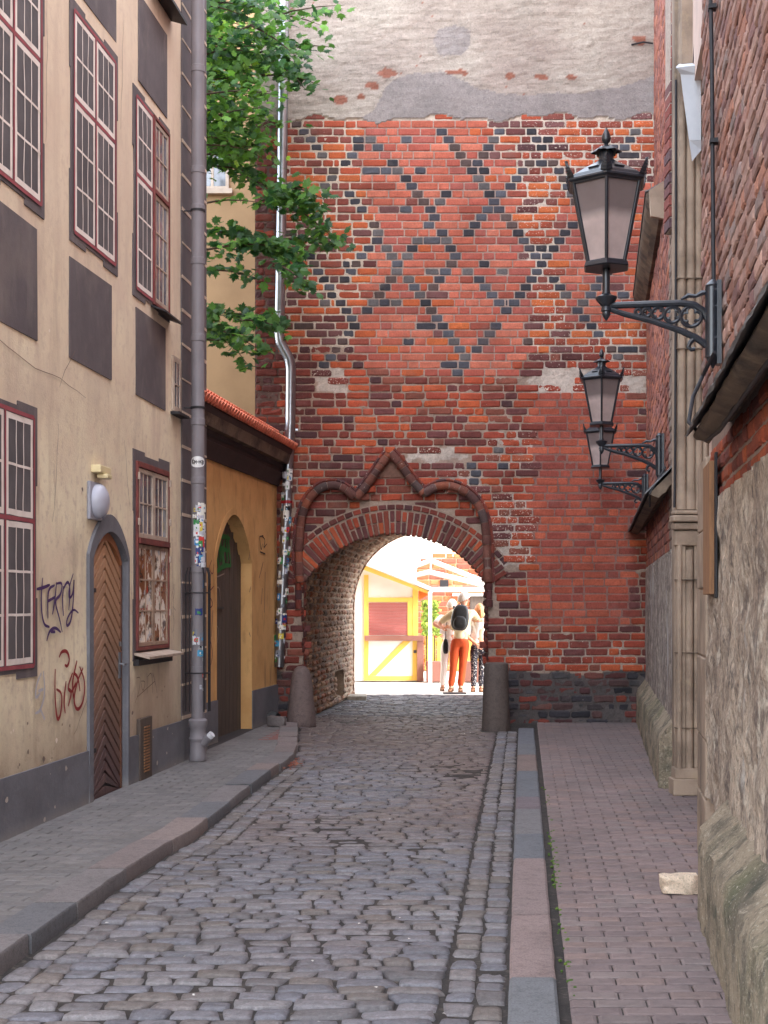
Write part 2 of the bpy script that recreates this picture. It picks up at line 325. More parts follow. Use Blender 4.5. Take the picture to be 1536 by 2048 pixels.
# ================================================================ GATE BUILDING (brick wall with archway)
SX = lambda p: (p-768)/146.7          # survey: wall elevation read off at 146.7 units per metre
SZ = lambda q: 1.6+(1210-q)/146.7
ACX, ACZ, AR, AHW = .155, 1.097, 1.483, 1.225
def in_open(x, z, pad=0):
    if abs(x-ACX) > AHW+pad: return False
    return z < ACZ+math.sqrt(max(0, (AR+pad)**2-(x-ACX)**2)) if z > 1.6 else True
def in_ring(x, z):
    d = math.hypot(x-ACX, z-ACZ); a = math.degrees(math.atan2(z-ACZ, x-ACX))
    return AR-.02 < d < AR+.43 and 30 < a < 150
MOULD = [(600,1165),(597,1110),(600,1060),(606,1020),(625,988),(648,972),(672,970),(693,980),(712,997),(735,970),(756,938),(780,906),(802,930),(822,960),(848,988),(868,975),(893,970),(922,978),(948,997),(966,1028),(973,1070),(974,1110),(976,1165)]
MPTS = [(SX(a), SZ(b)) for a, b in MOULD]
def top_y(x):
    for (a, b), (c, d) in zip(MPTS, MPTS[1:]):
        if a <= x <= c and c > a: return lerp(b, d, (x-a)/(c-a))
    return 0
def in_niche(x, z): return MPTS[1][0] < x < MPTS[-2][0] and 1.9 < z < top_y(x)-.03
DARK = [[(215,135),(250,170),(300,225),(325,255),(325,280),(300,310)],[(370,210),(345,245),(325,280)],[(375,345),(410,400),(460,455),(480,490),(485,520),(460,545),(420,575),(405,605),(435,630),(455,665),(490,690),(470,720),(440,780),(395,825),(375,870),(340,900),(310,960)],
 [(690,390),(660,480),(630,510),(600,570),(560,630),(510,690),(480,730)],[(740,140),(765,170),(790,230),(825,255),(850,285),(870,315)],[(590,145),(560,180),(530,240),(565,268),(600,330),(630,355),(660,390),(720,510),(765,570),(765,600),(820,630),(845,655),(870,685),(895,715),(910,740),(945,790)],
 [(650,745),(670,780),(690,800),(710,830),(740,860),(760,890),(780,920),(800,950)],[(975,770),(945,800),(920,855),(890,885),(850,945)],[(950,95),(1000,150),(1030,240),(990,310),(965,345),(930,375),(905,440)],
 [(940,435),(975,465),(1000,495),(1030,525),(1045,555),(1070,585),(1095,615),(1075,650),(1050,680),(1020,715),(1000,745),(975,770)],
 [(1185,495),(1160,530),(1140,555),(1115,590),(1140,650),(1155,680),(1160,710),(1185,740),(1205,765),(1230,795),(1250,820),(1280,850),(1305,880),(1330,905)],
 [(1060,100),(1120,150),(1090,180),(1060,215),(1140,235),(1180,290),(1200,350)],[(230,600),(250,640),(290,690),(330,715),(350,780),(410,810)],[(520,390),(480,400),(450,430)],[(890,1250),(920,1275),(940,1310),(1000,1340),(990,1380)]]
DSEG = []
for pl in DARK:
    q = [(SX(500+a/1.873), SZ(200+b/1.873)) for a, b in pl]; DSEG += list(zip(q, q[1:]))
def dseg(x, z):
    m = 9
    for (a, b), (c, d) in DSEG:
        if min(b,d)-.1 < z < max(b,d)+.1 and min(a,c)-.2 < x < max(a,c)+.2:
            L = (c-a)**2+(d-b)**2 or 1e-6; t = max(0, min(1, ((x-a)*(c-a)+(z-b)*(d-b))/L))
            m = min(m, math.hypot(x-a-t*(c-a), z-b-t*(d-b)))
    return m
PL = {k: [lin(*c) for c in v] for k, v in dict(
 pink=[(192,102,80),(202,110,88),(184,94,78),(206,118,94),(176,96,84)],
 old=[(196,98,58),(176,82,56),(208,110,62),(158,80,64),(138,76,66),(120,78,76)],
 oldred=[(186,84,56),(166,74,56),(200,96,58),(142,70,60),(118,68,66),(150,86,70)],
 dim=[(120,62,56),(104,58,56),(138,66,54),(92,58,60),(150,72,54)],
 new2=[(184,92,70),(170,84,68),(196,100,74),(158,78,66)],
 base=[(62,58,64),(76,66,68),(92,66,64),(52,50,56),(118,70,62),(86,82,84)],
 dark=[(70,68,76),(88,88,96),(56,54,60),(92,74,70),(104,98,98)]).items()}
def plaster_line(p): return 240-8*(p-575)/700+5*math.sin(p/37)+4*math.sin(p/13)
PB_L = [(235,735),(300,705),(400,740),(450,752),(560,745),(640,712),(720,722),(760,790),(900,800)]
PB_R = [(235,960),(300,1000),(400,1030),(470,1045),(560,1062),(640,1068),(700,1062),(750,1010)]
def region(x, z):
    p, q = 768+146.7*x, 1210-(z-1.6)*146.7
    if q < plaster_line(p): return 'plaster', p, q
    jx = p+9*nz(x*3, z*9, 2)
    if q > 1345+26*nz(x*2, z*4, 5) and (p > 990 or p < 640): return 'base', p, q
    if p > 1066 and p < 1272 and 788 < q < 1250: return 'new2', p, q
    if 240 < q < 752 and interp(PB_L, q) < jx < interp(PB_R, q): return 'pink', p, q
    if 368 < q < 650 and jx > interp([(368,1150),(450,1112),(520,1105),(650,1150)], q): return 'pink', p, q
    if p < 560: return 'dim', p, q
    return ('old' if q < 700+30*nz(x, 3) else 'oldred'), p, q
WP = [(1060,735,1300,792,.75),(820,893,925,922,.8),(985,990,1075,1130,.7),(630,735,690,785,.8),(990,860,1075,940,.45),(1040,235,1300,370,.42),(1035,370,1110,640,.42),(1080,640,1300,735,.35),(1020,1285,1250,1330,.3),(880,930,960,985,.5)]
def whit(p, q):
    w = 0; p, q = p+26*nz(p*.03, q*.05, 3), q+14*nz(p*.04, q*.04, 7)
    for a, b, c, d, k in WP:
        if a < p < c and b < q < d: w = max(w, k)
    return w
LAT = [(570, [(60,40),(185,170),(410,475),(540,670),(705,860),(765,985),(840,1110),(1470,1975)]),(570, [(410,475),(290,610)]),(570, [(625,220),(410,475)]),(570, [(690,730),(655,800)]),(570, [(765,985),(625,1115),(540,1245),(390,1435),(300,1530)]),
 (570, [(200,1130),(260,1250),(395,1435),(570,1680)]),(570, [(570,1680),(370,1940),(300,2020)]),(570, [(655,165),(930,455),(1075,650),(1180,775),(1240,905),(1340,1090),(1400,1180),(1486,1280)]),(570, [(1185,845),(1045,1035),(920,1230),(725,1490),(570,1680)]),
 (570, [(1215,90),(1300,180),(1440,360),(1486,440)]),(570, [(980,190),(865,395),(760,500)]),(570, [(1365,1160),(1210,1360),(1115,1480)]),(570, [(1340,580),(1180,775)]),
 (930, [(745,145),(620,265),(450,465),(340,605),(240,690),(100,860),(20,960)]),(930, [(500,85),(620,265),(760,455),(915,740)]),(930, [(20,400),(140,550),(270,745),(425,945),(570,1140),(725,1335),(915,1585),(1075,1760),(1240,1960)]),
 (930, [(880,870),(810,940),(660,1140),(525,1335),(340,1580),(180,1780),(20,1970)]),(930, [(30,1215),(185,1410),(340,1580)]),(930, [(1370,135),(1280,265)]),(930, [(1140,1255),(1000,1460),(915,1585)]),(930, [(315,85),(200,240),(90,420)]),(930, [(20,1970),(-60,2070)]),
 (930, [(60,2960),(100,2900),(40,2800),(-10,2740)]),(930, [(230,2660),(330,2740),(300,2840)])]
LATW = []
for ox, pl in LAT:
    q = [(SX(ox+a/4.016), SZ(230+b/4.016)) for a, b in pl]; LATW += list(zip(q, q[1:]))
def forced(z):
    out = []
    for (a, b), (c, d) in LATW:
        if min(b, d) <= z < max(b, d): out.append(lerp(a, c, (z-b)/(d-b))-.077)
    out.sort(); res = []
    for f in out:
        if not res or f-res[-1] > .16: res.append(f)
    return res
def wstyle(x, z, rng):
    rg, p, q = region(x, z)
    if rg == 'plaster' or in_ring(x, z): return dict(skip=True, gap=.01, rough=.01, c=PL['old'][0])
    d = -.07 if in_niche(x, z) else 0
    if abs(p-1066) < 200 and rg == 'new2': return dict(c=pick(rng, PL['new2'], .12), gap=.014, rough=.003, lime=.02, d=-.006)
    w = whit(p, q)
    dk = False
    if rg == 'pink':
        if dk and rng.random() < .93: return dict(k='H', c=pick(rng, PL['dark'], .15), gap=.014, rough=.008, lime=.12, d=d)
        if rng.random() < .02: return dict(k='H', c=pick(rng, PL['dark'], .15), gap=.014, rough=.008, lime=.12, d=d)
        if rng.random() < .16: return dict(c=pick(rng, PL['old'], .12), gap=.013, rough=.006, lime=.15, d=d)
        return dict(c=pick(rng, PL['pink'], .1), gap=.016, rough=.003, lime=.05, d=d)
    if rg == 'old':
        if (dk and rng.random() < .9) or (rng.random() < .05): return dict(k='H' if dk else None, c=pick(rng, PL['dark'], .15), gap=.021, rough=.006, lime=.1, d=d, wave=.007)
        if w > .7 and rng.random() < .45: return dict(skip=True, gap=.01, rough=.01, c=PL['old'][0])
        pal = 'dim' if rng.random() < .12 else 'old'
        return dict(c=pick(rng, PL[pal], .16), gap=.021, rough=.006, lime=.24+w*.45, d=d, wave=.009)
    if rg == 'base':
        return dict(c=pick(rng, PL['base'] if rng.random() < .75 else PL['dim'], .2, .9), gap=.014, rough=.014, lime=.1, d=d-.005, wave=.008)
    if rg == 'dim': return dict(c=pick(rng, PL['dim'], .16), gap=.014, rough=.016, lime=.15, d=d, wave=.012)
    if w > .7 and rng.random() < .5: return dict(skip=True, gap=.01, rough=.01, c=PL['old'][0])
    if dk and rng.random() < .7: return dict(k='H', c=pick(rng, PL['dark'], .15), gap=.02, rough=.011, lime=.2, d=d)
    pal = 'dim' if (p < 700 and rng.random() < .5) or rng.random() < .12 else 'oldred'
    return dict(c=pick(rng, PL[pal], .18, .92), gap=.018, rough=.009, lime=.18+w*.45, d=d, wave=.011)
MORT = dict(plaster=lin(190,172,160), pink=lin(178,154,142), old=lin(214,198,180), oldred=lin(172,150,134), new2=lin(150,110,100), base=lin(92,84,82), dim=lin(112,90,84))
def wcol(x, z):
    rg, p, q = region(x, z)
    if rg == 'plaster':
        grey = q > interp([(540,262),(700,245),(745,225),(775,170),(800,152),(880,142),(960,178),(1010,190),(1180,185),(1250,172),(1310,150)], p)+5*nz(x*6, z*6)
        blob = math.hypot((p-905)/38, (q-82)/30) < 1+.3*nz(x*5, z*5)
        if grey or blob: return A0(mixc(lin(160,150,146), lin(140,131,128), .5+.5*nz(x*2, z*2)))
        if (fbm(x*5, z*9, 4) > .8) or any(math.hypot((p-a)/r1, (q-b)/r2) < 1+.7*nz(x*9, z*9, 1) for a, b, r1, r2 in ((772,146,20,9),(745,173,15,7),(912,146,22,6),(1085,155,14,5),(1140,155,10,6),(680,200,16,10),(1280,80,14,12),(1020,155,8,8),(720,195,8,6))): return A0(lin(150,96,78))
        return A0(mixc(lin(180,168,156), lin(162,146,136), max(0, min(1, .45+.8*fbm(x*.9, z*1.6, 9)))))
    c = MORT[rg]
    w = whit(p, q)
    if rg in ('old', 'oldred') and w: c = mixc(c, lin(212,198,186), w)
    k = 1+.25*nz(x*2.3, z*2.3, 8)
    return (c[0]*k, c[1]*k, c[2]*k, 0)
def wdepth(x, z):
    rg, p, q = region(x, z)
    if rg == 'plaster':
        grey = q > 150 and q > interp([(540,262),(700,245),(745,225),(775,170),(800,152),(880,142),(960,178),(1010,190),(1180,185),(1250,172),(1310,150)], p)
        return .006+(.003 if grey else .011)*fbm(x*4+.8*nz(x*2,z*3), z*11, 2, 4)
    a = {'pink': .003, 'new2': .002}.get(rg, .010)
    b = {'pink': -.009, 'new2': -.010, 'old': -.011, 'dim': -.012}.get(rg, -.013)
    return b+a*fbm(x*9, z*9, 3, 3)-(.075 if in_niche(x, z) else 0)
gate = T('gate_building', 'old red brick gate building closing the lane with an arched passage through it', 'building', (.8,18.4,0))
mb = MB()
X0, X1, ZT = -1.76, 3.95, 10.3
mb.sheet(FW, X0, X1, -.1, ZT, 215, 400, wdepth, wcol, keep=lambda x, z: not in_open(x, z, .02))
brick_run(mb, FW.P, X0, X1, -.05, SZ(225), wstyle, ch=.106, ls=(.30,.155), forced=forced, inside=lambda x, z: not in_open(x, z, .05) and not in_ring(x, z), seed=4)
# side return of the wall and the plain body of the building above the passage
mb.abox(X0+.002, X0+.3, 18.44, 20, 0, ZT, A0(lin(120,92,80)))
mb.abox(X0+.3, X1, 18.46, 23.8, 3.35, ZT, A0(lin(150,110,95)))
for a, b in ((X0+.3, -1.09), (1.45, 2.9)): mb.abox(a, b, 18.46, 18.75, 0, 3.35, A0(lin(120,84,70)))
mb.abox(X0+.02, X1, 18.44, 24, ZT, ZT+.3, A0(lin(120,84,70)))
wall = mb.build('brick_wall', 'brick', gate)
# left rough strip of plaster and rubble in front corner
# arch ring of radial bricks
mb = MB(); rng = random.Random(3)
n = 42; a0, a1 = math.radians(149), math.radians(31)
for i in range(n):
    a = lerp(a0, a1, (i+.5)/n); da = (a1-a0)/n*-.39*rng.uniform(.85, 1.02)
    r0 = AR-.01+rng.uniform(-.012, .012)
    split = rng.random() < .45
    segs = [(r0, AR+.3)] if not split else [(r0, AR+.145), (AR+.158, AR+.3)]
    for (ra, rb) in segs:
        rb += rng.uniform(-.012, .012); f = rng.uniform(.0, .022)
        c = A0(pick(rng, PL['oldred'] if rng.random() < .8 else PL['dim'], .15, .85), .12)
        pts = [(ACX+r*math.cos(t), ACZ+r*math.sin(t)) for r, t in ((ra, a-da), (ra, a+da), ((ra+rb)/2, a+da*1.03), (rb, a+da), (rb, a-da), ((ra+rb)/2, a-da*1.03))]
        mb.prism(FW, pts, -.3, f, c)
m2 = 30
for i in range(m2):
    a = lerp(math.radians(145), math.radians(35), (i+.5)/m2); da = (a1-a0)/m2*-.44*.93
    c = A0(pick(rng, PL['dim'] if rng.random() < .6 else PL['oldred'], .15, .85), .15); f = rng.uniform(-.01, .02)
    mb.prism(FW, [(ACX+r*math.cos(t), ACZ+r*math.sin(t)) for r, t in ((AR+.325, a-da), (AR+.325, a+da), (AR+.39, a+da*.97), (AR+.39, a-da*.97))], -.05, f, c)
mb.build('arch_ring', 'brick', gate, bevel=.007)
mb = MB()   # mortar bed of the ring and dark soffit of the front arch
pts = [(ACX+(AR+.008)*math.cos(t), ACZ+(AR+.008)*math.sin(t)) for t in [lerp(math.radians(148), math.radians(32), i/30) for i in range(31)]]
pto = [(ACX+(AR+.41)*math.cos(t), ACZ+(AR+.41)*math.sin(t)) for t in [lerp(math.radians(32), math.radians(148), i/30) for i in range(31)]]
for i in range(30):
    quad = [pts[i], pts[i+1], pto[29-i], pto[30-i]]
    mb.prism(FW, quad, -.34, -.014, A0(lin(176,154,138)))
mb.build('arch_mortar', 'brick', gate)
# jamb faces of the front arch (broken, dark)
mb = MB()
for sgn, x in ((1, ACX-AHW-.03), (-1, ACX+AHW+.03)):
    mb = MB()
    fr = Fr((x, 18.36, 0), (0,1,0), (0,0,1), (sgn,0,0))
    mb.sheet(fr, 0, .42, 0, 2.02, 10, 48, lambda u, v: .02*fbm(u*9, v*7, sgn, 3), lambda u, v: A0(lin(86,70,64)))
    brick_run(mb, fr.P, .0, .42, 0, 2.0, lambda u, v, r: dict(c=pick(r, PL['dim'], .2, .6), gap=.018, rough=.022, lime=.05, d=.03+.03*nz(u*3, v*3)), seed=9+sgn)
    mb.build('jamb', 'brick', gate)
# roll moulding: ogee between two cusps
def resample(pts, step):
    out, acc = [pts[0]], 0
    for a, b in zip(pts, pts[1:]):
        L = math.hypot(b[0]-a[0], b[1]-a[1]); t = step-acc
        while t <= L:
            out.append((lerp(a[0], b[0], t/L), lerp(a[1], b[1], t/L))); t += step
        acc = L-(t-step)
    return out
def smooth_poly(p, keep, it=2):
    for _ in range(it):
        q = [p[0]]
        for i in range(len(p)-1):
            a, b = p[i], p[i+1]
            q.append((a[0]*.75+b[0]*.25, a[1]*.75+b[1]*.25)); q.append((a[0]*.25+b[0]*.75, a[1]*.25+b[1]*.75))
        q.append(p[-1]); p = q
    return p
legs = [MPTS[:9], MPTS[8:12], MPTS[11:15], MPTS[14:]]
mb = MB(); mo = MB()
for leg in legs:
    rs = resample(smooth_poly(leg, None), .03)
    mo.tube([FW.P(x, z, .012) for x, z in rs], .05, 10, A0(lin(140,120,108)))
    i = 0
    while i < len(rs)-2:
        k = rng.choice([3, 4, 5, 6]); seg = rs[i:i+k+1]; i += k
        if len(seg) < 2: break
        a, b = seg[0], seg[1]; seg[0] = (lerp(a[0], b[0], .3), lerp(a[1], b[1], .3))
        r = .06+rng.uniform(-.006, .004); d = .012+rng.uniform(-.006, .006)
        mb.tube([FW.P(x, z, d) for x, z in seg], [r*.93]+[r]*(len(seg)-2)+[r*.95], 12, A0(pick(rng, [lin(132,80,66), lin(112,70,62), lin(98,68,64), lin(150,84,62), lin(88,70,68)], .15), .2))
    off = []
    for j in range(len(rs)):
        a, b = rs[max(j-1,0)], rs[min(j+1,len(rs)-1)]; L = math.hypot(b[0]-a[0], b[1]-a[1]) or 1
        off.append((rs[j][0]-(b[1]-a[1])/L*.076, rs[j][1]+(b[0]-a[0])/L*.076))
    j = 0
    while j < len(off)-2:
        k = rng.choice([2, 3, 4]); seg = off[j:j+k+1]; j += k
        if len(seg) > 1: mb.tube([FW.P(x, z, .004) for x, z in seg], 0.024+rng.uniform(-.004, .004), 6, A0(pick(rng, PL['dim'], .2), .35))
mb.build('roll_moulding', 'brick', gate, smooth='a'); mo.build('moulding_mortar', 'brick', gate, smooth=True)
# moulding legs running down as brick shafts
for x0, zt in ((SX(597), SZ(1165)), (SX(978), SZ(1165))):
    mb = MB()
    z = zt
    while z > zt-.3:
        h = rng.choice([.1, .1, .13]); mb.tube([FW.P(x0, z-.012, .0), FW.P(x0, z-h/2, .004), FW.P(x0, z-h, .0)], .05+rng.uniform(-.01, .004), 8, A0(pick(rng, PL['dim'] if x0 < 0 else PL['oldred'], .2, .75), .1)); z -= h
    mb.build('shaft', 'brick', gate, smooth='a')
# iron pin and rusty anchor
mb = MB(); mb.tube([FW.P(SX(1262), SZ(91), .02), FW.P(SX(1285), SZ(88), .06), FW.P(SX(1304), SZ(91), .06)], .012, 6); mb.build('iron_pin', 'iron_dull', gate)
# ---------------------------------------------------------------- vaulted passage
TX0, TX1, TYS, TYE, SL = -1.13, 1.44, 18.74, 23.85, .112
TC, TRAD, TSP = (TX0+TX1)/2, (TX1-TX0)/2, 1.62
TL = TSP+PI*TRAD+TSP
def tun(u, s, d=0):
    k = SL*(u-18.4)
    if s < TSP: x, z, nx, nzz = TX0, s, 1, 0
    elif s > TL-TSP: x, z, nx, nzz = TX1, TL-s, -1, 0
    else:
        a = PI-(s-TSP)/TRAD; x, z, nx, nzz = TC+TRAD*math.cos(a), TSP+TRAD*.98*math.sin(a), -math.cos(a), -math.sin(a)
    return Vector((x+k+nx*d, u, z+nzz*d))
class TF:
    P = staticmethod(tun)
mb = MB()
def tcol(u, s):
    far = max(0, min(1, (u-20)/3.5)); return A0(mixc(lin(150,124,106), lin(206,184,160), far))  # mortar paled towards the exit, painting in light bounced from the square
niche = lambda u, s: 21.7 < u < 22.7 and .08 < s < .5
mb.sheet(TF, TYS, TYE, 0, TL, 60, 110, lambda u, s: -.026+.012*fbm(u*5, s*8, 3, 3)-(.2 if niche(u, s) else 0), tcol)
TPAL = [lin(196,142,110), lin(166,118,92), lin(212,168,132), lin(140,98,80), lin(190,112,80), lin(130,108,98)]
def tstyle(u, s, r):
    if niche(u, s): return dict(skip=True, gap=.01, rough=.01, c=TPAL[0])
    far = max(0, min(1, (u-19.5)/3.5))  # bricks paled towards the exit too, bounce light put into their colour
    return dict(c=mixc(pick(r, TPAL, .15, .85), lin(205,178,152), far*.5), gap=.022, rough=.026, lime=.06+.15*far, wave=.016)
def TP2(v, u, d): return tun(u, v, d)
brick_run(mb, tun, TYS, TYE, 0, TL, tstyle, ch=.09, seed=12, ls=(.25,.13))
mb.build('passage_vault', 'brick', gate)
mb = MB()   # outside of the passage body
mb.abox(-1.6, TX0-.03, 18.76, 23.75, 0, 3.35, A0(lin(140,100,84)))
prof = []
for i in range(25):
    s = TL*i/24; prof.append(s)
pin = [tun(TYE, s, 0) for s in [TL*i/40 for i in range(41)]]
for a, b in zip(pin, pin[1:]):
    mb.add([a, b, (b.x, b.y, 3.4) if TX0+.6 < b.x < TX1+.65 and b.z > 1.5 else (b.x+(-.5 if b.x < TC+.6 else .5), b.y, b.z), (a.x, a.y, 3.4) if TX0+.6 < a.x < TX1+.65 and a.z > 1.5 else (a.x+(-.5 if a.x < TC+.6 else .5), a.y, a.z)], [(0,1,2,3)], A0(lin(170,120,96)))
mb.build('passage_back', 'brick', gate)
mb = MB(); fr = Fr((TX0+SL*4,0,0), (SL,1,0), (0,0,1), (1,-SL,0))
mb.abox(-.62, -.3, 22.75, 23.4, -.02, .06, lin(190,178,160)); mb.build('threshold_stone', 'granite', gate, bevel=.012)

# ================================================================ GROUND
KL = [(3.0,-1.99),(4.6,-1.78),(5.82,-1.656),(6.6,-1.598),(7.59,-1.518),(8.61,-1.40),(9.23,-1.302),(10.6,-1.2),(12.03,-1.096),(13.2,-.985),(13.98,-.93),(14.8,-.95),(16.2,-1.03),(17.6,-1.11),(18.3,-1.15)]
kl = lambda y: interp(KL, y) if y < 18.3 else -1.15+SL*(y-18.3)
kr = lambda y: -.06+.103*y
mb = MB(); mb.add([(-150,-150,-.05),(150,-150,-.05),(150,300,-.05),(-150,300,-.05)], [(0,1,2,3)]); g = mb.build('ground', 'soil'); g['kind'] = 'structure'
mb = MB(); mb.sheet(Fr((0,0,0),(1,0,0),(0,1,0),(0,0,1)), -2.6, 4.0, 3.0, 24.2, 60, 190, lambda x, y: -.012+.004*fbm(x*5, y*5), lambda x, y: (0,0,0,1))
o = mb.build('road_bed', 'soil'); o['kind'] = 'structure'
mb = MB(); rng = random.Random(21)
CP = [lin(136,134,140), lin(130,129,137), lin(142,138,142), lin(124,123,130), lin(136,129,128), lin(146,142,144), lin(130,122,118), lin(120,116,118)]
def cobble(cx, cy, w, h, ang, zt, c, nu=7, nv=6):
    ca, sa = math.cos(ang), math.sin(ang); tx, ty = rng.uniform(-.03,.03), rng.uniform(-.06,.05)
    sk, tp, cu = rng.uniform(-.1,.1), rng.uniform(-.14,.14), rng.uniform(-.1,.1)
    AX = [-1,-.93,-.62,-.22,.22,.62,.93,1]; AY = [-1,-.88,-.4,.1,.55,.88,1]; nu, nv = 7, 6
    V, C = [], []; pw = rng.uniform(3.5, 9); dome = rng.uniform(.003, .008); sd = rng.random()*99
    for j in range(nv+1):
        for i in range(nu+1):
            a, b = AX[i], AY[j]; a2, b2 = a, b
            e = 1-.05*(abs(a2)**4)*(abs(b2)**4)
            jx, jy = .05*nz(a*1.5+sd, b*1.5), .07*nz(a*1.5, b*1.5+sd)
            x = (a2*e*(1+tp*b2)+sk*b2+jx)*w/2; y = (b2*e*(1+cu*a2*a2)+jy)*h/2
            z = zt-dome*(abs(a)**pw+abs(b)**pw)-(.03 if max(abs(a), abs(b)) > .999 else 0)+tx*x+ty*y+.002*nz(x*30+sd, y*30)
            V.append((cx+x*ca-y*sa, cy+x*sa+y*ca, z)); k = 1-.35*(max(abs(a), abs(b)) > .99); C.append((c[0]*k, c[1]*k, c[2]*k, 1))
    s = nu+1; mb.add(V, [(j*s+i, j*s+i+1, (j+1)*s+i+1, (j+1)*s+i) for j in range(nv) for i in range(nu)], C)
y = 3.6
while y < 24.1:
    dy = rng.uniform(.092, .128); lo = kl(y)+.03+(.27 if y < 13.5 else 0); hi = (kr(y)-.27 if y < 17 else min(kr(y)-.05, ACX+AHW+SL*(y-18.4)))
    x = lo+rng.uniform(-.06, 0)
    while x < hi-.05:
        w = min(rng.choice([.12,.15,.17,.19,.22,.25])*rng.uniform(.9,1.1), hi-x)
        if hi-(x+w) < .06: w = hi-x
        if w > .05:
            wob = .03*math.sin(x*1.7+y*.6)+.018*nz(x*1.5, y*1.5)
            c = pick(rng, CP, .09, .74); pat = nz(x*.6, y*.35, 4)
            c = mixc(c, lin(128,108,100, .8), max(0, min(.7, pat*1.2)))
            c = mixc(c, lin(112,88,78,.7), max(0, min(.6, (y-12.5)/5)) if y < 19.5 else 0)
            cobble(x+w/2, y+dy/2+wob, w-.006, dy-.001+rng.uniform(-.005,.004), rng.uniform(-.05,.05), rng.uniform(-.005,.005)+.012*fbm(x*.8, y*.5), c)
        x += w
    y += dy
for side in (0, 1):      # gutter courses running along both kerbs
    for row in (0, 1):
        y = 3.4
        while y < (17.0 if side else 13.6):
            L = rng.uniform(.12, .2); yc = y+L/2
            xc = kr(yc)-.075-.125*row if side else kl(yc)+.085+.125*row
            ang = -.103 if side else -(kl(yc+.2)-kl(yc-.2))/.4
            cobble(xc+rng.uniform(-.006,.006), yc, .121+rng.uniform(-.006,.003), L-.006, ang, -.002+rng.uniform(-.006,.006), mixc(pick(rng, CP, .12, .72), lin(134,122,112,.85), rng.uniform(0,.4))); y += L
o = mb.build('cobbled_road', 'cobble', smooth=True); o['kind'] = 'structure'
# kerbs: separate stones inside one strip each
GP = [lin(140,128,126), lin(132,126,126), lin(120,120,124), lin(146,132,128), lin(134,122,118)]
mb = MB(); y = 3.1; prev = None
while y < 18.1:
    L = rng.uniform(.65, 1.2) if y < 12.5 else rng.uniform(.4, .7); c = pick(rng, GP, .1, .85); e = min(y+L-.012, 18.2); n = 8
    dz, dx = rng.uniform(-.006,.006), rng.uniform(-.012,.012)
    vs, cs = [], []
    for i in range(n+1):
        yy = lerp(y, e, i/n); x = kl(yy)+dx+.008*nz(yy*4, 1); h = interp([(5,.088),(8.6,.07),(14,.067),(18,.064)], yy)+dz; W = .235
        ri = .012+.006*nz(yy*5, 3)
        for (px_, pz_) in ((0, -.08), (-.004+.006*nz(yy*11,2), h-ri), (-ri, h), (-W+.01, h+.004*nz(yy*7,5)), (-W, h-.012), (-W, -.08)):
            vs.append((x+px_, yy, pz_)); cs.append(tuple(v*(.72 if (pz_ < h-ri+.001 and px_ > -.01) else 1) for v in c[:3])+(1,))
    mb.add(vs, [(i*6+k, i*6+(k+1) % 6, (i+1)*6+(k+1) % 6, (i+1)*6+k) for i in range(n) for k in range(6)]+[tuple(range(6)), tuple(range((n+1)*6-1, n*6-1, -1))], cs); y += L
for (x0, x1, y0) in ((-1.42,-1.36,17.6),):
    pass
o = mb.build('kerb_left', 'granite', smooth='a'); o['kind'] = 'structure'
mb = MB(); y = 3.2; i = 0
cs_ = [lin(124,125,128), lin(156,136,132), lin(150,132,129), lin(118,120,125), lin(130,127,128), lin(116,119,124), lin(128,116,120), lin(120,122,128), lin(140,122,116)]
for y, y2, ci in ((3.2,4.3,1),(4.3,5.75,0),(5.75,6.9,1),(6.9,8.45,2),(8.45,9.35,3),(9.35,10.5,4),(10.5,11.15,6),(11.15,12.9,5),(12.9,14.3,8),(14.3,15.4,0),(15.4,17.4,7)):
    c = tuple(v*.85 for v in cs_[ci][:3])+(1,); n = 6; vs = []
    for k in range(n+1):
        yy = lerp(y+.006, y2-.006, k/n); x = kr(yy); W = .2+.003*nz(yy*5, 8)
        for px_, pz_ in ((.0,-.06), (.0,.004), (.012,.016), (W-.012,.016+.003*nz(yy*3,1)), (W,.006), (W,-.06)): vs.append((x+px_+.004*nz(yy*6, px_*9), yy, pz_))
    mb.add(vs, [(i*6+k, i*6+(k+1) % 6, (i+1)*6+(k+1) % 6, (i+1)*6+k) for i in range(n) for k in range(6)]+[tuple(range(6)), tuple(range((n+1)*6-1, n*6-1, -1))], c)
o = mb.build('kerb_right', 'granite', smooth='a'); o['kind'] = 'structure'
# pavements of small clay and concrete pavers
mb = MB(); FP = Fr((.185,0,0), (1,0,0), (.103,1,0), (0,0,1))
PR = [lin(150,130,126), lin(144,126,123), lin(153,130,123), lin(140,122,120), lin(148,132,128)]
brick_run(mb, FP.P, .0, 3.0, 3.4, 18.42, lambda u, v, r: dict(c=mixc(pick(r, PR, .08, .82), lin(112,102,102,.8), max(0, min(.6, .3+nz(u*.8, v*.4, 2)))), gap=.007, rough=.0016, d=.005*fbm(u*1.3, v*.8, 3), k='S'), ch=.104, seed=31, ls=(.21,.105), reg=True, inside=lambda u, v: .185+.103*v+u < 1.9+.157*v and (u > .02+.03*nz(v*3, 1) or v > 11))
mb.sheet(FP, -.03, 3.0, 3.2, 18.42, 6, 60, lambda u, v: -.016, lambda u, v: lin(62,54,54))
o = mb.build('pavement_right', 'paver'); o['kind'] = 'structure'
mb = MB()
for i in range(90):
    v = R.uniform(5.5, 12) if i % 3 else R.uniform(7.6, 9.6); u = R.uniform(-.02, .035); r = R.uniform(.004, .012); p = FP.P(u, v, -.002)
    mb.lathe(p, [(r, -.004), (r*1.1, .002), (r*.5, .007)], 5, rot=R.random())
o = mb.build('joint_moss', 'moss'); o['kind'] = 'stuff'
mb = MB()
LP = [lin(134,130,128), lin(130,126,125), lin(138,133,131), lin(126,122,122)]
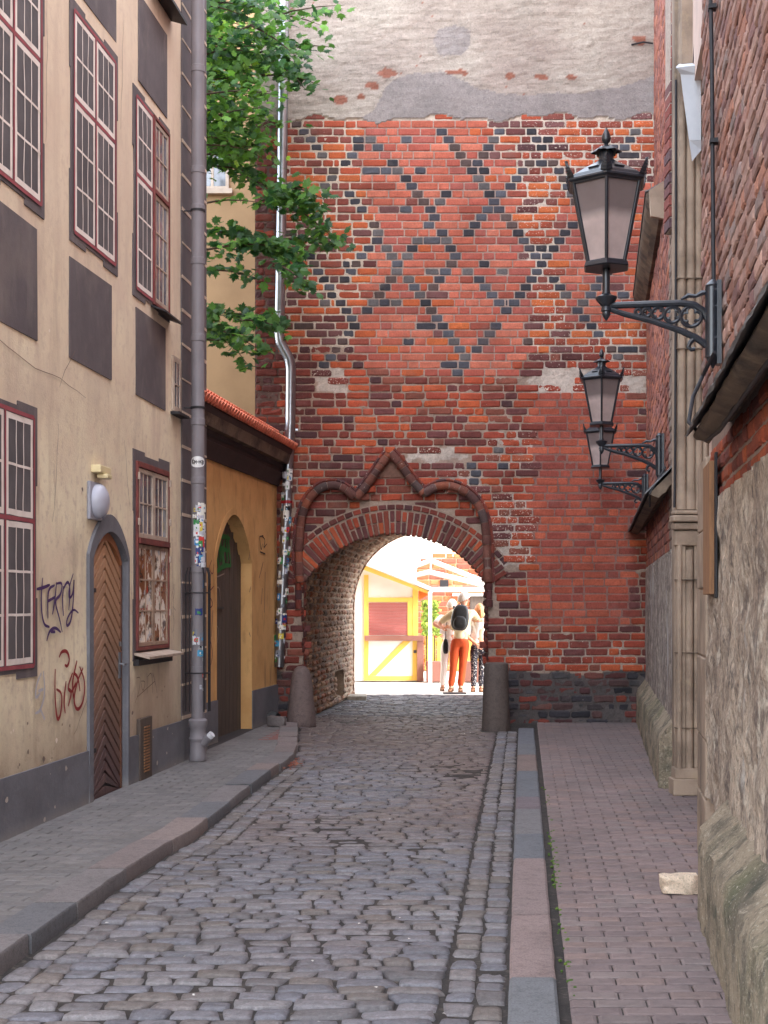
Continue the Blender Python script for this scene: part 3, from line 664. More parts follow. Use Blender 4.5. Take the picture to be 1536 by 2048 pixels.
def lpst(u, v, r):
    red = 15.5 < v < 17.0 and -.02 < u-.0 and u > .35
    return dict(c=mixc(pick(r, LP, .07, .8), lin(150,84,74,.8) if red else lin(118,116,116,.8), .7 if red else .3), gap=.004, rough=.0012, d=.003*fbm(u*1.3, v*.8, 6), k='S')
FLP = Fr((-3.52,0,.056), (1,0,0), (.113,1,0), (0,0,1))
brick_run(mb, FLP.P, 0, 2.4, 3.3, 18.4, lpst, ch=.104, seed=33, ls=(.21,.105), reg=True, inside=lambda u, v: -3.52+.113*v+u < kl(v)-.13)
mb.sheet(FLP, -.6, 2.0, 3.2, 18.4, 90, 160, lambda u, v: -.014, lambda u, v: lin(60,56,58), keep=lambda u, v: -3.52+.113*v+u < kl(v)-.1)
o = mb.build('pavement_left', 'paver'); o['kind'] = 'structure'
mb = MB(); mb.add([(-12,23.9,-.02),(14,23.9,-.02),(14,60,-.02),(-12,60,-.02)], [(0,1,2,3)]); o = mb.build('square_paving', 'ground_far'); o['kind'] = 'structure'
mb = MB()   # fallen leaves and grit against the left kerb
for i in range(170):
    y = R.gauss(13.5, .25) if i < 110 else R.uniform(5, 17); x = kl(y)+abs(R.gauss(0, .06))+.02 if i < 110 else R.uniform(kl(y)+.1, kr(y)-.1); s = R.uniform(.006, .02) if i < 110 else R.uniform(.004,.011); a = R.random()*6
    z = R.uniform(.004, .02); c = R.choice([lin(150,74,52), lin(120,66,48), lin(176,96,60)]) if i < 110 else R.choice([lin(220,214,204), lin(180,150,120), lin(200,196,190)])
    mb.add([(x+s*math.cos(a+k*1.57), y+s*.8*math.sin(a+k*1.57), z+R.uniform(-.004,.004)) for k in range(4)], [(0,1,2,3)], c)
o = mb.build('fallen_leaves', 'mark'); o['kind'] = 'stuff'
# ================================================================ TOWNHOUSE on the left
UL = lambda p: 9466/(1073-p)
def PLX(p, q):
    u = UL(p); return u, 1.6+(1210-q)*u/2700
HE = 14.28
house = T('townhouse', 'cream rendered townhouse on the left with painted dark panels and red lined windows', 'building', FL.P(11, 0))
DU0, DU1 = 10.6, 11.52      # doorway
WU0, WU1, WZ0, WZ1 = 11.78, 12.8, 1.2, 2.86
mb = MB()
def lhole(u, z):
    return (DU0-.04 < u < DU1+.015 and z < 1.95+.32*max(0, 1-(abs(u-1*(DU0+DU1)/2+.02)/.5)**1.9)**.85) or (WU0+.03 < u < WU1-.03 and WZ0+.03 < z < WZ1-.03) or (12.99 < u < 13.22 and 3.5 < z < 3.97) or (12.33 < u < 12.79 and 4.38 < z < 6.04)
mb.sheet(FL, 2, HE, .3, 9.2, 300, 180, lambda u, z: .005*fbm(u*1.2, z*1.2, 1, 3), lambda u, z: (0,0,0,1), keep=lambda u, z: not lhole(u, z))
mb.box(FL, 2, HE-.01, 0, 9.19, -7, -.32)
mb.box(FL, HE-.3, HE-.001, 0, 9.19, -.33, -.012)
house_wall = mb
mb = MB()
mb.sheet(FL, 2, HE, .03, .465, 300, 12, lambda u, z: .022+.006*fbm(u*2, z*3, 5), lambda u, z: (0,0,0,1), keep=lambda u, z: not DU0 < u < DU1)
mb.box(FL, 2, DU0-.03, .0, .462, -.3, .018); mb.box(FL, DU1+.03, HE, .0, .462, -.3, .018)
mb.build('plinth', 'plinth_grey', house)
def surround(u0, u1, z0, z1, parent, ear=.05):
    w, h = u1-u0, z1-z0
    # outline with stepped ears, painted flat on the render
    p = [(u0-ear,z0-ear),(u0+.3*w,z0-ear),(u0+.3*w,z0-ear*.2),(u1-.3*w,z0-ear*.2),(u1-.3*w,z0-ear),(u1+ear,z0-ear),
         (u1+ear,z0+.28*h),(u1+ear*.5,z0+.28*h),(u1+ear*.5,z1-.28*h),(u1+ear,z1-.28*h),(u1+ear,z1+ear),(u1-.28*w,z1+ear),(u1-.28*w,z1+ear*.35),(u0+.28*w,z1+ear*.35),(u0+.28*w,z1+ear),
         (u0-ear,z1+ear),(u0-ear,z1-.28*h),(u0-ear*.5,z1-.28*h),(u0-ear*.5,z0+.28*h),(u0-ear,z0+.28*h)]
    m = MB(); m.prism(FL, p, -.006, .0085); return m.build('painted_surround', 'render_dark', parent)
def bar(m, pts, w, d, wob=.006, sd=0):
    # hand-painted stripe with a slight wobble
    (a, b), (c, e) = pts; n = 8; L = math.hypot(c-a, e-b); tx, ty = (c-a)/L, (e-b)/L; vs = []
    for i in range(n+1):
        t = i/n; o = wob*nz(t*3+sd, a*5+b*3, sd); ww = w/2*(1+.12*nz(t*5, sd+a)); x, y = lerp(a, c, t)-ty*o, lerp(b, e, t)+tx*o
        vs += [FL.P(x-ty*ww, y+tx*ww, d), FL.P(x+ty*ww, y-tx*ww, d)]
    m.add(vs, [(2*i, 2*i+1, 2*i+3, 2*i+2) for i in range(n)])
def painted_window(u0, u1, z0, z1, zt, cols=3, rows=(3, 2), half=None):
    s = surround(u0-.03, u1+.03, z0-.03, z1+.03, house)
    if half: s['label'] = 'painted dark window surround around the window with a painted left half and real right casement'
    um = (u0+u1)/2; uu1 = um if half else u1
    pn, wh, rd = MB(), MB(), MB()
    pn.prism(FL, [(u0,z0),(uu1,z0),(uu1,z1),(u0,z1)], -.002, .0115)
    rd_l = [((u0,z0),(u0,z1)), ((u0,zt),(uu1,zt)), ((u0,z0),(uu1,z0)), ((u0,z1),(uu1,z1)), ((um,z0),(um,z1))]
    if not half: rd_l.append(((u1,z0),(u1,z1)))
    for k, l in enumerate(rd_l): bar(rd, l, .028, .0155+.0004*k, sd=k)
    k = 0
    for (a, b) in ([(u0, um)] if half else [(u0, um), (um, u1)]):
        for (c, d, nr) in ((z0, zt, rows[0]), (zt, z1, rows[1])):
            g = .02; A, B, C, D = a+g, b-g, c+g, d-g; f = .04
            for l in (((A+f/2,C),(A+f/2,D)), ((B-f/2,C),(B-f/2,D)), ((A,C+f/2),(B,C+f/2)), ((A,D-f/2),(B,D-f/2))): bar(wh, l, f, .0128+.0003*(k % 5), .004, k); k += 1
            for i in range(1, cols): x = lerp(A+f, B-f, i/cols); bar(wh, ((x,C),(x,D)), .014, .0142+.0001*i, .02, k); k += 1
            for i in range(1, nr): z = lerp(C+f, D-f, i/nr); bar(wh, ((A,z),(B,z)), .018, .0145+.0001*i, .005, k); k += 1
    pn.build('painted_pane', 'pane_paint', s); wh.build('painted_frame', 'white_paint', s); rd.build('painted_border', 'red_paint', s)
def casement(u0, u1, z0, z1, rows, cols, parent, glass, wood, d=.0, bar_w=.016, f=.04):
    m, g = MB(), MB()
    m.box(FL, u0, u0+f, z0, z1, -.03+d, .022+d); m.box(FL, u1-f, u1, z0, z1, -.03+d, .022+d)
    m.box(FL, u0+f, u1-f, z0, z0+f, -.03+d, .02+d); m.box(FL, u0+f, u1-f, z1-f, z1, -.03+d, .02+d)
    for i in range(1, cols): x = lerp(u0+f, u1-f, i/cols); m.box(FL, x-bar_w/2, x+bar_w/2, z0+f, z1-f, -.02+d, .019)
    for i in range(1, rows): z = lerp(z0+f, z1-f, i/rows); m.box(FL, u0+f, u1-f, z-bar_w/2, z+bar_w/2, -.018+d, .0205)
    c = m.build('casement', wood, parent, bevel=.003)
    g.box(FL, u0+f, u1-f, z0+f, z1-f, .0095, .0125); g.build('pane', glass, c)
painted_window(8.52, 9.52, 4.42, 6.1, 5.43)
painted_window(10.2, 11.2, 4.42, 6.1, 5.43)
painted_window(8.36, 9.38, 1.18, 2.9, 2.18)
painted_window(11.79, 12.8, 4.37, 6.05, 5.37, half=True)
painted_window(8.52, 9.52, 7.3, 8.9, 8.3); painted_window(10.2, 11.2, 7.3, 8.9, 8.3)
w = MB(); w.box(FL, 12.3, 12.33, 4.36, 6.06, -.05, .03); w.box(FL, 12.79, 12.82, 4.36, 6.06, -.05, .03); w.box(FL, 12.3, 12.82, 6.04, 6.07, -.05, .03); w.box(FL, 12.33, 12.79, 5.36, 5.40, -.05, .034); w.box(FL, 12.3, 12.82, 4.34, 4.37, -.05, .03)
w.box(FL, 12.33, 12.79, 4.37, 6.04, -.2, -.15)
w = w.build('window', 'oxide', house, bevel=.003, label='real casement window beside its painted other half')
casement(12.335, 12.785, 5.4, 6.035, 2, 3, w, 'glass', 'casement'); casement(12.335, 12.785, 4.375, 5.36, 3, 3, w, 'glass', 'casement')
m = MB(); m.add([FL.P(12.26,4.33,.0), FL.P(12.88,4.33,.0), FL.P(12.88,4.28,.14), FL.P(12.26,4.28,.14), FL.P(12.26,4.315,.0), FL.P(12.88,4.315,.0), FL.P(12.88,4.262,.142), FL.P(12.26,4.262,.142)], [(0,1,2,3),(7,6,5,4),(2,6,7,3),(0,3,7,4),(1,5,6,2)]); m.build('sill', 'iron_dull', w)
# ground-floor window
surround(WU0-.02, WU1+.02, WZ0-.04, WZ1+.05, house)
w = MB()
w.box(FL, WU0, WU0+.03, WZ0, WZ1, -.06, .03); w.box(FL, WU1-.03, WU1, WZ0, WZ1, -.06, .03); w.box(FL, WU0+.03, WU1-.03, WZ1-.05, WZ1, -.06, .034); w.box(FL, WU0+.03, WU1-.03, 2.14, 2.19, -.06, .045); w.box(FL, WU0+.03, WU1-.03, WZ0, WZ0+.03, -.06, .03)
w.box(FL, WU0, WU1, WZ0, WZ1, -.3, -.26)
w = w.build('window', 'oxide', house, bevel=.003, label='ground-floor window with barred lower casements beside the chevron door')
um = (WU0+WU1)/2
for a, b in ((WU0+.032, um-.002), (um+.002, WU1-.032)):
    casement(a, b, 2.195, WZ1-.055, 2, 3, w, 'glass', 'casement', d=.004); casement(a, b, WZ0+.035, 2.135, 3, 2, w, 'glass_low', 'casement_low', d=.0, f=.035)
m = MB()
for i in range(9): x = WU0+.07+i*.108; m.tube([FL.P(x, WZ0+.05, -.05), FL.P(x, 2.12, -.05)], .005, 6)
m.build('window_bars', 'casement_low', w)
for u, zz in ((WU0+.01, 2.3), (WU0+.01, 2.7), (WU1-.01, 2.35), (WU1-.01, 2.72), (WU1-.01, 1.5), (WU1-.01, 2.0)):
    m = MB(); m.box(FL, u-.014, u+.014, zz, zz+.06, .03, .045); m.build('hinge', 'casement', w, bevel=.003)
m = MB(); m.add([FL.P(WU0-.05,WZ0-.015,.0), FL.P(WU1+.06,WZ0-.015,.0), FL.P(WU1+.06,WZ0-.05,.15), FL.P(WU0-.05,WZ0-.05,.15), FL.P(WU0-.05,WZ0-.035,.0), FL.P(WU1+.06,WZ0-.035,.0), FL.P(WU1+.06,WZ0-.072,.148), FL.P(WU0-.05,WZ0-.072,.148)], [(0,1,2,3),(7,6,5,4),(2,6,7,3),(0,3,7,4),(1,5,6,2)]); m.build('sill', 'casement', w)
m = MB(); m.box(FL, WU0-.04, WU1+.03, WZ0-.13, WZ0-.075, -.01, .05); m.build('sill_board', 'iron_dull', w, bevel=.004)
# narrow real window high by the corner
w = MB(); w.box(FL, 12.96, 12.99, 3.47, 4.0, -.05, .02); w.box(FL, 13.22, 13.25, 3.47, 4.0, -.05, .02); w.box(FL, 12.99, 13.22, 3.97, 4.0, -.05, .022); w.box(FL, 12.99, 13.22, 3.47, 3.5, -.05, .022); w.box(FL, 12.99, 13.22, 3.5, 3.97, -.2, -.15)
w = w.build('window', 'casement', house, label='narrow window with shallow sill near the corner'); casement(12.995, 13.215, 3.5, 3.97, 2, 2, w, 'glass', 'casement', f=.02, bar_w=.012)
m = MB(); m.box(FL, 12.92, 13.29, 3.43, 3.455, -.01, .09); m.build('sill', 'iron_dull', w)
# real window at the top of the picture with its sill
w = MB(); w.box(FL, 12.3, 12.34, 7.25, 8.9, -.05, .03); w.box(FL, 12.8, 12.84, 7.25, 8.9, -.05, .03); w.box(FL, 12.3, 12.84, 7.22, 7.26, -.05, .03); w = w.build('window', 'oxide', house, label='upper window just showing above the painted panel')
casement(12.345, 12.795, 7.27, 8.85, 4, 3, w, 'glass', 'casement', d=.01)
m = MB(); m.add([FL.P(12.2,7.24,.0), FL.P(12.95,7.24,.0), FL.P(12.95,7.18,.16), FL.P(12.2,7.18,.16), FL.P(12.2,7.2,.0), FL.P(12.95,7.2,.0), FL.P(12.95,7.15,.16), FL.P(12.2,7.15,.16)], [(0,1,2,3),(7,6,5,4),(2,6,7,3),(0,3,7,4),(1,5,6,2)]); m.build('sill', 'iron_dull', w)
# dark painted panels
for (a, b, c, d) in ((8.4,9.46,3.45,4.23),(10.12,11.12,3.46,4.22),(11.8,12.74,3.44,4.21),(8.5,9.5,6.28,7.0),(10.28,11.24,6.28,7.0),(11.88,12.79,6.22,6.99)):
    m = MB(); j = lambda: R.uniform(-.01,.01); m.prism(FL, [(a+j(),c+j()),(b+j(),c+j()),(b+j(),d+j()),(a+j(),d+j())], -.006, .008); m.build('painted_panel', 'render_dark', house)
# painted quoins
m = MB(); l = MB(); z = .47
m.box(FL, 13.3, HE+.004, .462, 9.15, -.05, .0145)
while z < 9.1:
    l.prism(FL, [(13.3,z+R.uniform(-.01,.01)),(HE,z+R.uniform(-.01,.01)),(HE,z+.026),(13.3,z+.026+R.uniform(-.01,.01))], .0, .0185); z += .335
q = m.build('painted_quoins', 'render_dark', house); l.build('joint_lines', 'cream_line', q)
# doorway: pointed segmental head, chevron boards
def arch_pts(u0, u1, zs, za, n=10):
    c = (u0+u1)/2; L = []
    for i in range(n+1):
        t = i/n; x = lerp(u0, c, t); L.append((x, zs+(za-zs)*(1-(1-t)**1.9)**.85))
    return L+[(u0+u1-x, z) for x, z in L[::-1][1:]]
ar_o = arch_pts(DU0-.08, DU1+.035, 2.0, 2.34); ar_i = arch_pts(DU0+.015, DU1-.005, 1.97, 2.2)
m = MB()
path_o = [(DU0-.08,.02)]+ar_o+[(DU1+.035,.02)]; path_i = [(DU0+.015,.02)]+ar_i+[(DU1-.005,.02)]
for i in range(len(path_o)-1):
    m.prism(FL, [path_o[i], path_o[i+1], path_i[i+1], path_i[i]], -.1, .026)
m.build('door_surround', 'plinth_grey', house)
m = MB(); m.prism(FL, [(DU0,.0)]+arch_pts(DU0, DU1, 1.96, 2.22)+[(DU1,.0)], -.2, -.052, lin(34,24,22)); cu = (DU0+DU1)/2
st, wid = .104, .077
def dcol(z):
    base = mixc(lin(96,72,70), lin(196,152,118), max(0, min(1, (z-.25)/1.6)))
    return pick(R, [base], .14, .95)
k = -10
while k < 34:
    zc = .05+k*st
    for sg in (-1, 1):
        hw = (DU1-DU0)/2-.04; xi, xo = cu+sg*.004, cu+sg*hw; sl = .72
        pts = [(xi, zc+hw*sl), (xo, zc-0), (xo, zc+wid), (xi, zc+hw*sl+wid)]
        zl = lambda x: 1.9+.26*(1-(abs(x-cu)/hw)**1.8)
        pts = [(x, min(max(z, .04), zl(x))) for x, z in pts]
        if abs(pts[0][1]-pts[3][1])+abs(pts[1][1]-pts[2][1]) > .02: m.prism(FL, pts, -.06, -.03+R.uniform(-.002,.002), dcol(zc+hw*.4))
    k += 1
m.box(FL, DU0+.03, DU0+.075, .03, 1.98, -.08, -.022, lin(84,48,42)); m.box(FL, DU1-.06, DU1-.03, .03, 1.98, -.08, -.023, lin(110,70,50))
ai = arch_pts(DU0+.03, DU1-.03, 1.95, 2.2); ao = arch_pts(DU0+.075, DU1-.06, 1.93, 2.13)
for i in range(len(ai)-1): m.prism(FL, [ai[i], ai[i+1], ao[i+1], ao[i]], -.08, -.021, lin(170,112,76))
door = m.build('door', 'door_wood', house, bevel=.003, label='arched door of chevron boards, orange brown above and dark below')
m = MB(); m.box(FL, DU1-.115, DU1-.07, .98, 1.2, -.028, -.018); m.tube([FL.P(DU1-.09, 1.1, -.02), FL.P(DU1-.09, 1.1, .03), FL.P(DU1-.17, 1.1, .035)], .009, 8); m.lathe(FL.P(DU1-.09,1.27,-.02), [(.014,-.02),(.014,.02)], 8); m.build('handle', 'steel', door, smooth='a')
for z in (.38, 1.66):
    m = MB(); m.tube([FL.P(DU0+.05, z, -.012), FL.P(DU0+.05, z+.14, -.012)], .014, 8); m.box(FL, DU0+.05, DU0+.2, z+.04, z+.075, -.028, -.016); m.build('hinge', 'iron_dull', door)
m = MB(); m.box(FL, 11.83, 12.2, .05, .6, -.01, .035); vt = m.build('vent_frame', 'door_grey', house, bevel=.006); vt['label'] = 'rusty framed vent hatch in the grey plinth'
m = MB()
for i in range(16): m.box(FL, 11.93, 12.1, .12+i*.026, .134+i*.026, .036, .044)
m.build('vent_grille', 'board', vt)
# wall light and motion sensor over the door
wl = T('wall_light', 'round grey bulkhead wall light fixed above the chevron door', 'lamp', FL.P(10.62, 2.4, 0))
m = MB(); m.box(FL, 10.52, 10.82, 2.27, 2.57, .0, .03); bk = m.build('back_plate', 'greyplastic', wl, bevel=.01)
m = MB(); c = (10.68, 2.42); V = []; n = 20
rings = [(.135,.03),(.135,.06),(.122,.085),(.09,.105),(.05,.115),(.0,.118)]
for r, d in rings: V += [FL.P(c[0]+r*math.cos(2*PI*i/n), c[1]+r*math.sin(2*PI*i/n), d) for i in range(n)]
m.add(V, [(j*n+i, j*n+(i+1) % n, (j+1)*n+(i+1) % n, (j+1)*n+i) for j in range(5) for i in range(n)]); m.build('light_cover', 'opal', wl, smooth='a')
ms = T('motion_sensor', 'small cream motion sensor box above the bulkhead wall light', 'sensor', FL.P(10.68, 2.62, 0))
m = MB(); m.box(FL, 10.62, 10.88, 2.645, 2.705, .0, .08); m.build('sensor_box', 'camwhite', ms, bevel=.008)
m = MB(); m.box(FL, 10.7, 10.82, 2.605, 2.642, .02, .11); m.build('sensor_head', 'camwhite', ms, bevel=.01)
# graffiti: strokes sprayed on the render
def strokes(frp, lst, w, col, name, fr=FL, parent=house, label=None, d=.0135):
    m = MB()
    for k, st_ in enumerate(lst):
        p = [frp(*q) for q in st_]
        if len(p) > 2: p = smooth_poly(p, None, 3)
        m.ribbon(fr, p, w, d+.0004*k, col)
    return m.build(name, 'mark', parent, label=label)
cl = lambda x, y: PLX(x/2.477, 700+y/2.477)
strokes(cl, [[(172,1185),(205,1178),(238,1163)],[(202,1128),(192,1250),(205,1362),(236,1372)],[(262,1165),(232,1180),(226,1240),(228,1330)],[(226,1245),(262,1225)],[(270,1150),(262,1240),(250,1310)],[(268,1158),(300,1150),(292,1215),(258,1240),(285,1330),(298,1398)],[(304,1170),(298,1240),(304,1318)],[(300,1190),(325,1140),(338,1180),(330,1290)],[(352,1108),(330,1180),(330,1235),(352,1210),(357,1110),(352,1260),(340,1350),(318,1372),(320,1330),(352,1280),(378,1303)],[(220,1442),(232,1392),(262,1372),(290,1398)],[(240,1396),(262,1396)]], .021, lin(72,44,96), 'graffiti', label='purple spray tag left of the chevron door')
strokes(cl, [[(284,1522),(296,1492),(325,1490),(337,1535),(325,1570),(312,1560)],[(264,1580),(262,1700),(272,1840),(292,1812),(300,1700),(270,1680)],[(318,1640),(306,1740),(314,1800)],[(350,1600),(322,1680),(348,1690),(328,1765)],[(372,1538),(346,1650),(356,1730)],[(340,1700),(368,1650)],[(384,1568),(412,1640),(405,1740),(374,1792),(352,1740),(372,1640),(402,1575)],[(356,1600),(376,1620),(386,1690)]], .024, lin(140,36,36), 'graffiti', label='red spray tag beside the chevron door')
strokes(cl, [[(195,1600),(170,1660),(165,1730),(190,1700)],[(205,1590),(215,1700),(190,1790),(165,1800)],[(180,1690),(205,1680)],[(190,1780),(212,1830)]], .02, lin(190,186,190), 'graffiti', label='faint pale grey spray tag under the painted window')
strokes(cl, [[(668,1625),(690,1618),(680,1700),(660,1750)],[(690,1640),(700,1700),(715,1640),(690,1640)],[(720,1600),(722,1700)],[(722,1620),(745,1590),(748,1700)],[(748,1600),(760,1640),(770,1700)],[(670,1720),(760,1640)]], .006, lin(128,100,84), 'graffiti', label='thin brown scrawl under the window sill')
strokes(cl, [[(848,1150),(860,1190),(850,1240)],[(858,1160),(842,1220)],[(850,1270),(862,1290)],[(846,1300),(858,1350),(848,1400)]], .006, lin(140,112,92), 'graffiti', label='thin scrawl between window and corner')
cr = random.Random(17); m = MB()     # hairline cracks and chipped spots in the render
for (u, z, n, du, dz) in ((8.2,3.36,14,.17,-.012),(9.62,4.9,9,.01,.12),(9.75,2.2,8,.02,.1),(11.45,3.0,8,.03,-.09),(11.35,5.6,9,.01,.12),(10.2,.62,7,.05,.05),(12.95,2.2,8,.008,-.13),(9.9,3.2,6,.06,.06)):
    p = []
    for i in range(n): p.append((u, z)); u += du+cr.uniform(-.02,.02); z += dz+cr.uniform(-.02,.02)
    m.ribbon(FL, p, .005, .0095, lin(120,98,84))
for i in range(60):
    u, z = cr.uniform(8, 13.2), cr.choice([cr.uniform(.47,.8), cr.uniform(.05,.44), cr.uniform(.5,5)]); r = cr.uniform(.006,.026); d = .0335 if z < .46 else .0095
    if DU0-.15 < u < DU1+.1 or (z > 1 and u > 11.6) : continue
    m.poly(FL, [(u+r*cr.uniform(.5,1.3)*math.cos(k), z+r*cr.uniform(.5,1.2)*math.sin(k)) for k in (0,.9,1.8,2.7,3.6,4.5,5.4)], d, lin(176,166,156) if z < .46 else cr.choice([lin(140,112,94), lin(236,222,204), lin(128,112,100)]))
house_wall.build('rendered_wall', 'render', house, smooth=True, extra=(m, 'mark'))
# ================================================================ DRAINPIPES
def patch(m, cfn, r, a0, a1, z0, z1, col, n=6):
    V = []
    for z in (z0, z1):
        c = cfn(z)
        V += [(c[0]+r*math.cos(lerp(a0, a1, i/n)), c[1]+r*math.sin(lerp(a0, a1, i/n)), z+.006*R.uniform(-1,1)) for i in range(n+1)]
    m.add(V, [(i, i+1, n+2+i, n+1+i) for i in range(n)], col)
STC = [lin(*c) for c in ((225,225,225),(210,214,220),(228,224,214),(60,130,190),(200,60,60),(30,34,40),(210,190,80),(70,150,190),(196,198,206),(188,190,198),(120,124,134),(44,60,120),(60,140,80),(228,228,232))]
def stickers(parent, cfn, r, z0, z1, n, amin, amax, rs):
    placed = []
    for i in range(n):
        h = R.uniform(.03, .11); z = R.uniform(z0, z1-h); w = R.uniform(.35, 1.2); a = R.uniform(amin, amax-w)
        m = MB(); rr = r+.0015+i*.00022; patch(m, cfn, rr, a, a+w, z, z+h, R.choice(STC[:3]+STC))
        c2 = R.choice(STC); 
        for q in range(R.choice([1, 2, 3])):
            za = z+h*R.uniform(.12, .5); aa = a+w*R.uniform(.1, .45); patch(m, cfn, rr+.0001*(q+1), aa, aa+w*R.uniform(.15, .5), za, za+h*R.uniform(.15, .35), R.choice(STC), 3)
        m.build('sticker', 'vc', parent)
PC = (-1.842, 13.36)
gp = T('drainpipe', 'thick grey painted drainpipe at the townhouse corner, plastered with stickers', 'pipe', (PC[0], PC[1], .06))
m = MB(); r = .0655
m.lathe((PC[0], PC[1], 0), [(r,.42),(r,9.2)], 20)
for z in (.96, 1.95, 2.83, 3.41, 4.24, 5.0, 5.52, 5.9, 6.9): m.lathe((PC[0], PC[1], z), [(r+.001,-.035),(r+.006,-.03),(r+.006,.03),(r+.001,.035)], 20)
m.build('pipe', 'pipe', gp, smooth='a')
m = MB(); m.lathe((PC[0], PC[1], .06), [(.085,0),(.088,.02),(.084,.06),(.08,.07),(.08,.2),(.09,.205),(.092,.225),(.08,.24),(.078,.32),(.088,.34),(.096,.37),(.096,.40),(.07,.42)], 20)
m.tube([(PC[0]+.05, PC[1]-.03, .23), (PC[0]+.12, PC[1]-.05, .30)], .045, 12); m.build('cast_shoe', 'pipe', gp, smooth='a')
m = MB(); m.tube([(PC[0]+.12, PC[1]-.05, .30), (PC[0]+.15, PC[1]-.06, .33)], .035, 10, lin(206,206,210)); m.build('sticker', 'vc', gp)
for z in (3.55, 5.5):
    m = MB(); m.tube([(PC[0]-.3, PC[1], z), (PC[0]-.05, PC[1], z)], .007, 6); m.lathe((PC[0], PC[1], z), [(r+.004,-.012),(r+.008,-.01),(r+.008,.01),(r+.004,.012)], 20); m.build('bracket', 'iron_dull', gp)
stickers(gp, lambda z: PC, r, 1.95, 2.62, 58, -2.3, .3, 1)
stickers(gp, lambda z: PC, r, 1.0, 1.9, 12, -2.4, .2, 2); stickers(gp, lambda z: PC, r, .65, 1.0, 3, -1.6, .2, 3)
m = MB(); rs = r+.002; zc = 1.6+(1210-925)*PC[1]/2700
def wrap(px, pz, off=0): a = -PI/2+.1+px/r; return (PC[0]+(rs+off)*math.cos(a), PC[1]+(rs+off)*math.sin(a), zc+pz)
V = [wrap(0, 0)]+[wrap(.088*math.cos(2*PI*i/28), .055*math.sin(2*PI*i/28)) for i in range(28)]
V2 = [wrap(.044*math.cos(2*PI*i/28), .0275*math.sin(2*PI*i/28)) for i in range(28)]; V = V[:1]+V2+V[1:]
m.add(V, [(0, i+1, (i+1) % 28+1) for i in range(28)]+[(i+1, i+29, (i+1) % 28+29, (i+1) % 28+1) for i in range(28)], lin(228,228,228)); stk = m.build('sticker', 'vc', gp, label='white oval sticker with BHB upside down')
cu_ = bpy.data.curves.new('letters', 'FONT'); cu_.body = 'BHB'; cu_.size = .056; cu_.align_x = 'CENTER'; cu_.align_y = 'CENTER'; cu_.space_character = 1.1
to = bpy.data.objects.new('letters_tmp', cu_); COL.objects.link(to); dg = bpy.context.evaluated_depsgraph_get(); me = to.evaluated_get(dg).to_mesh()
m = MB(); m.add([wrap(-v.co.x, -v.co.y, .0012) for v in me.vertices], [tuple(p.vertices) for p in me.polygons], lin(20,20,20)); bpy.data.objects.remove(to)
m.build('letters', 'vc', stk)
m = MB()   # guard of iron rods around the lower pipe
for i, a in enumerate((-2.9, -2.2, -.9, -.35, .1)):
    rr = .118; x, y = PC[0]+rr*math.cos(a), PC[1]+rr*math.sin(a); m.tube([(x, y, .55), (x, y, 1.9), (x-.02*math.cos(a), y, 1.97)], .007 if i < 2 else .009, 6)
for z in (.93, 1.72): m.tube([(PC[0]+.122*math.cos(t), PC[1]+.122*math.sin(t), z) for t in [lerp(-PI, .4, i/16) for i in range(17)]], .008, 6)
m.tube([(PC[0]-.14, PC[1]+.02, 1.72), (PC[0]-.22, PC[1]+.03, 1.72)], .008, 6); m.build('iron_guard', 'iron_dull', gp)
# galvanised pipe on the gate building
gz = T('drainpipe', 'shiny galvanised drainpipe with an offset bend on the brick wall, stickers on its lower end', 'pipe', (SX(562), 18.2, .9))
cx_tab = [(SZ(1333),SX(560)),(SZ(1300),SX(561)),(SZ(1170),SX(567)),(SZ(1050),SX(573)),(SZ(950),SX(577)),(SZ(850),SX(582)),(SZ(740),SX(583)),(SZ(722),SX(580)),(SZ(705),SX(571)),(SZ(690),SX(563)),(SZ(670),SX(560)),(SZ(640),SX(561)),(SZ(400),SX(565)),(SZ(100),SX(569)),(SZ(-60),SX(571))]
gc = lambda z: (interp(cx_tab, z), 18.27)
m = MB(); zs = [z for z, _ in cx_tab]; r = .068
m.tube([(gc(z)[0], 18.27, z) for z in zs], r, 18)
for z in (SZ(862), SZ(420), SZ(640), SZ(165)): m.tube([(gc(z-.02)[0], 18.27, z-.02), (gc(z+.02)[0], 18.27, z+.02)], r+.007, 18)
m.build('pipe', 'steel', gz, smooth='a')
m = MB()
for q in range(682, 742, 5): z0, z1 = SZ(q), SZ(q+2); m.tube([(gc(z0)[0], 18.27, z0), (gc(z1)[0], 18.27, z1)], r+.004, 18)
m.build('bend_ribs', 'steel', gz, smooth='a')
m = MB()
for z in (SZ(862), SZ(420)): m.tube([(gc(z)[0], 18.45, z), (gc(z)[0]+.02, 18.27, z)], .01, 6); m.box(front(18.27), gc(z)[0]+r, gc(z)[0]+r+.04, z-.012, z+.012, -.012, .012)
m.build('bracket', 'steel', gz)
stickers(gz, gc, r, SZ(1330), SZ(940), 70, -PI+.1, .1, 5)
m = MB(); cc = lambda z: (gc(z)[0], 18.27); patch(m, cc, r+.02, -2.6, -.4, SZ(1009), SZ(1003), lin(150,30,40)); m.build('sticker', 'vc', gz, label='dark red tape wrapped round the pipe')

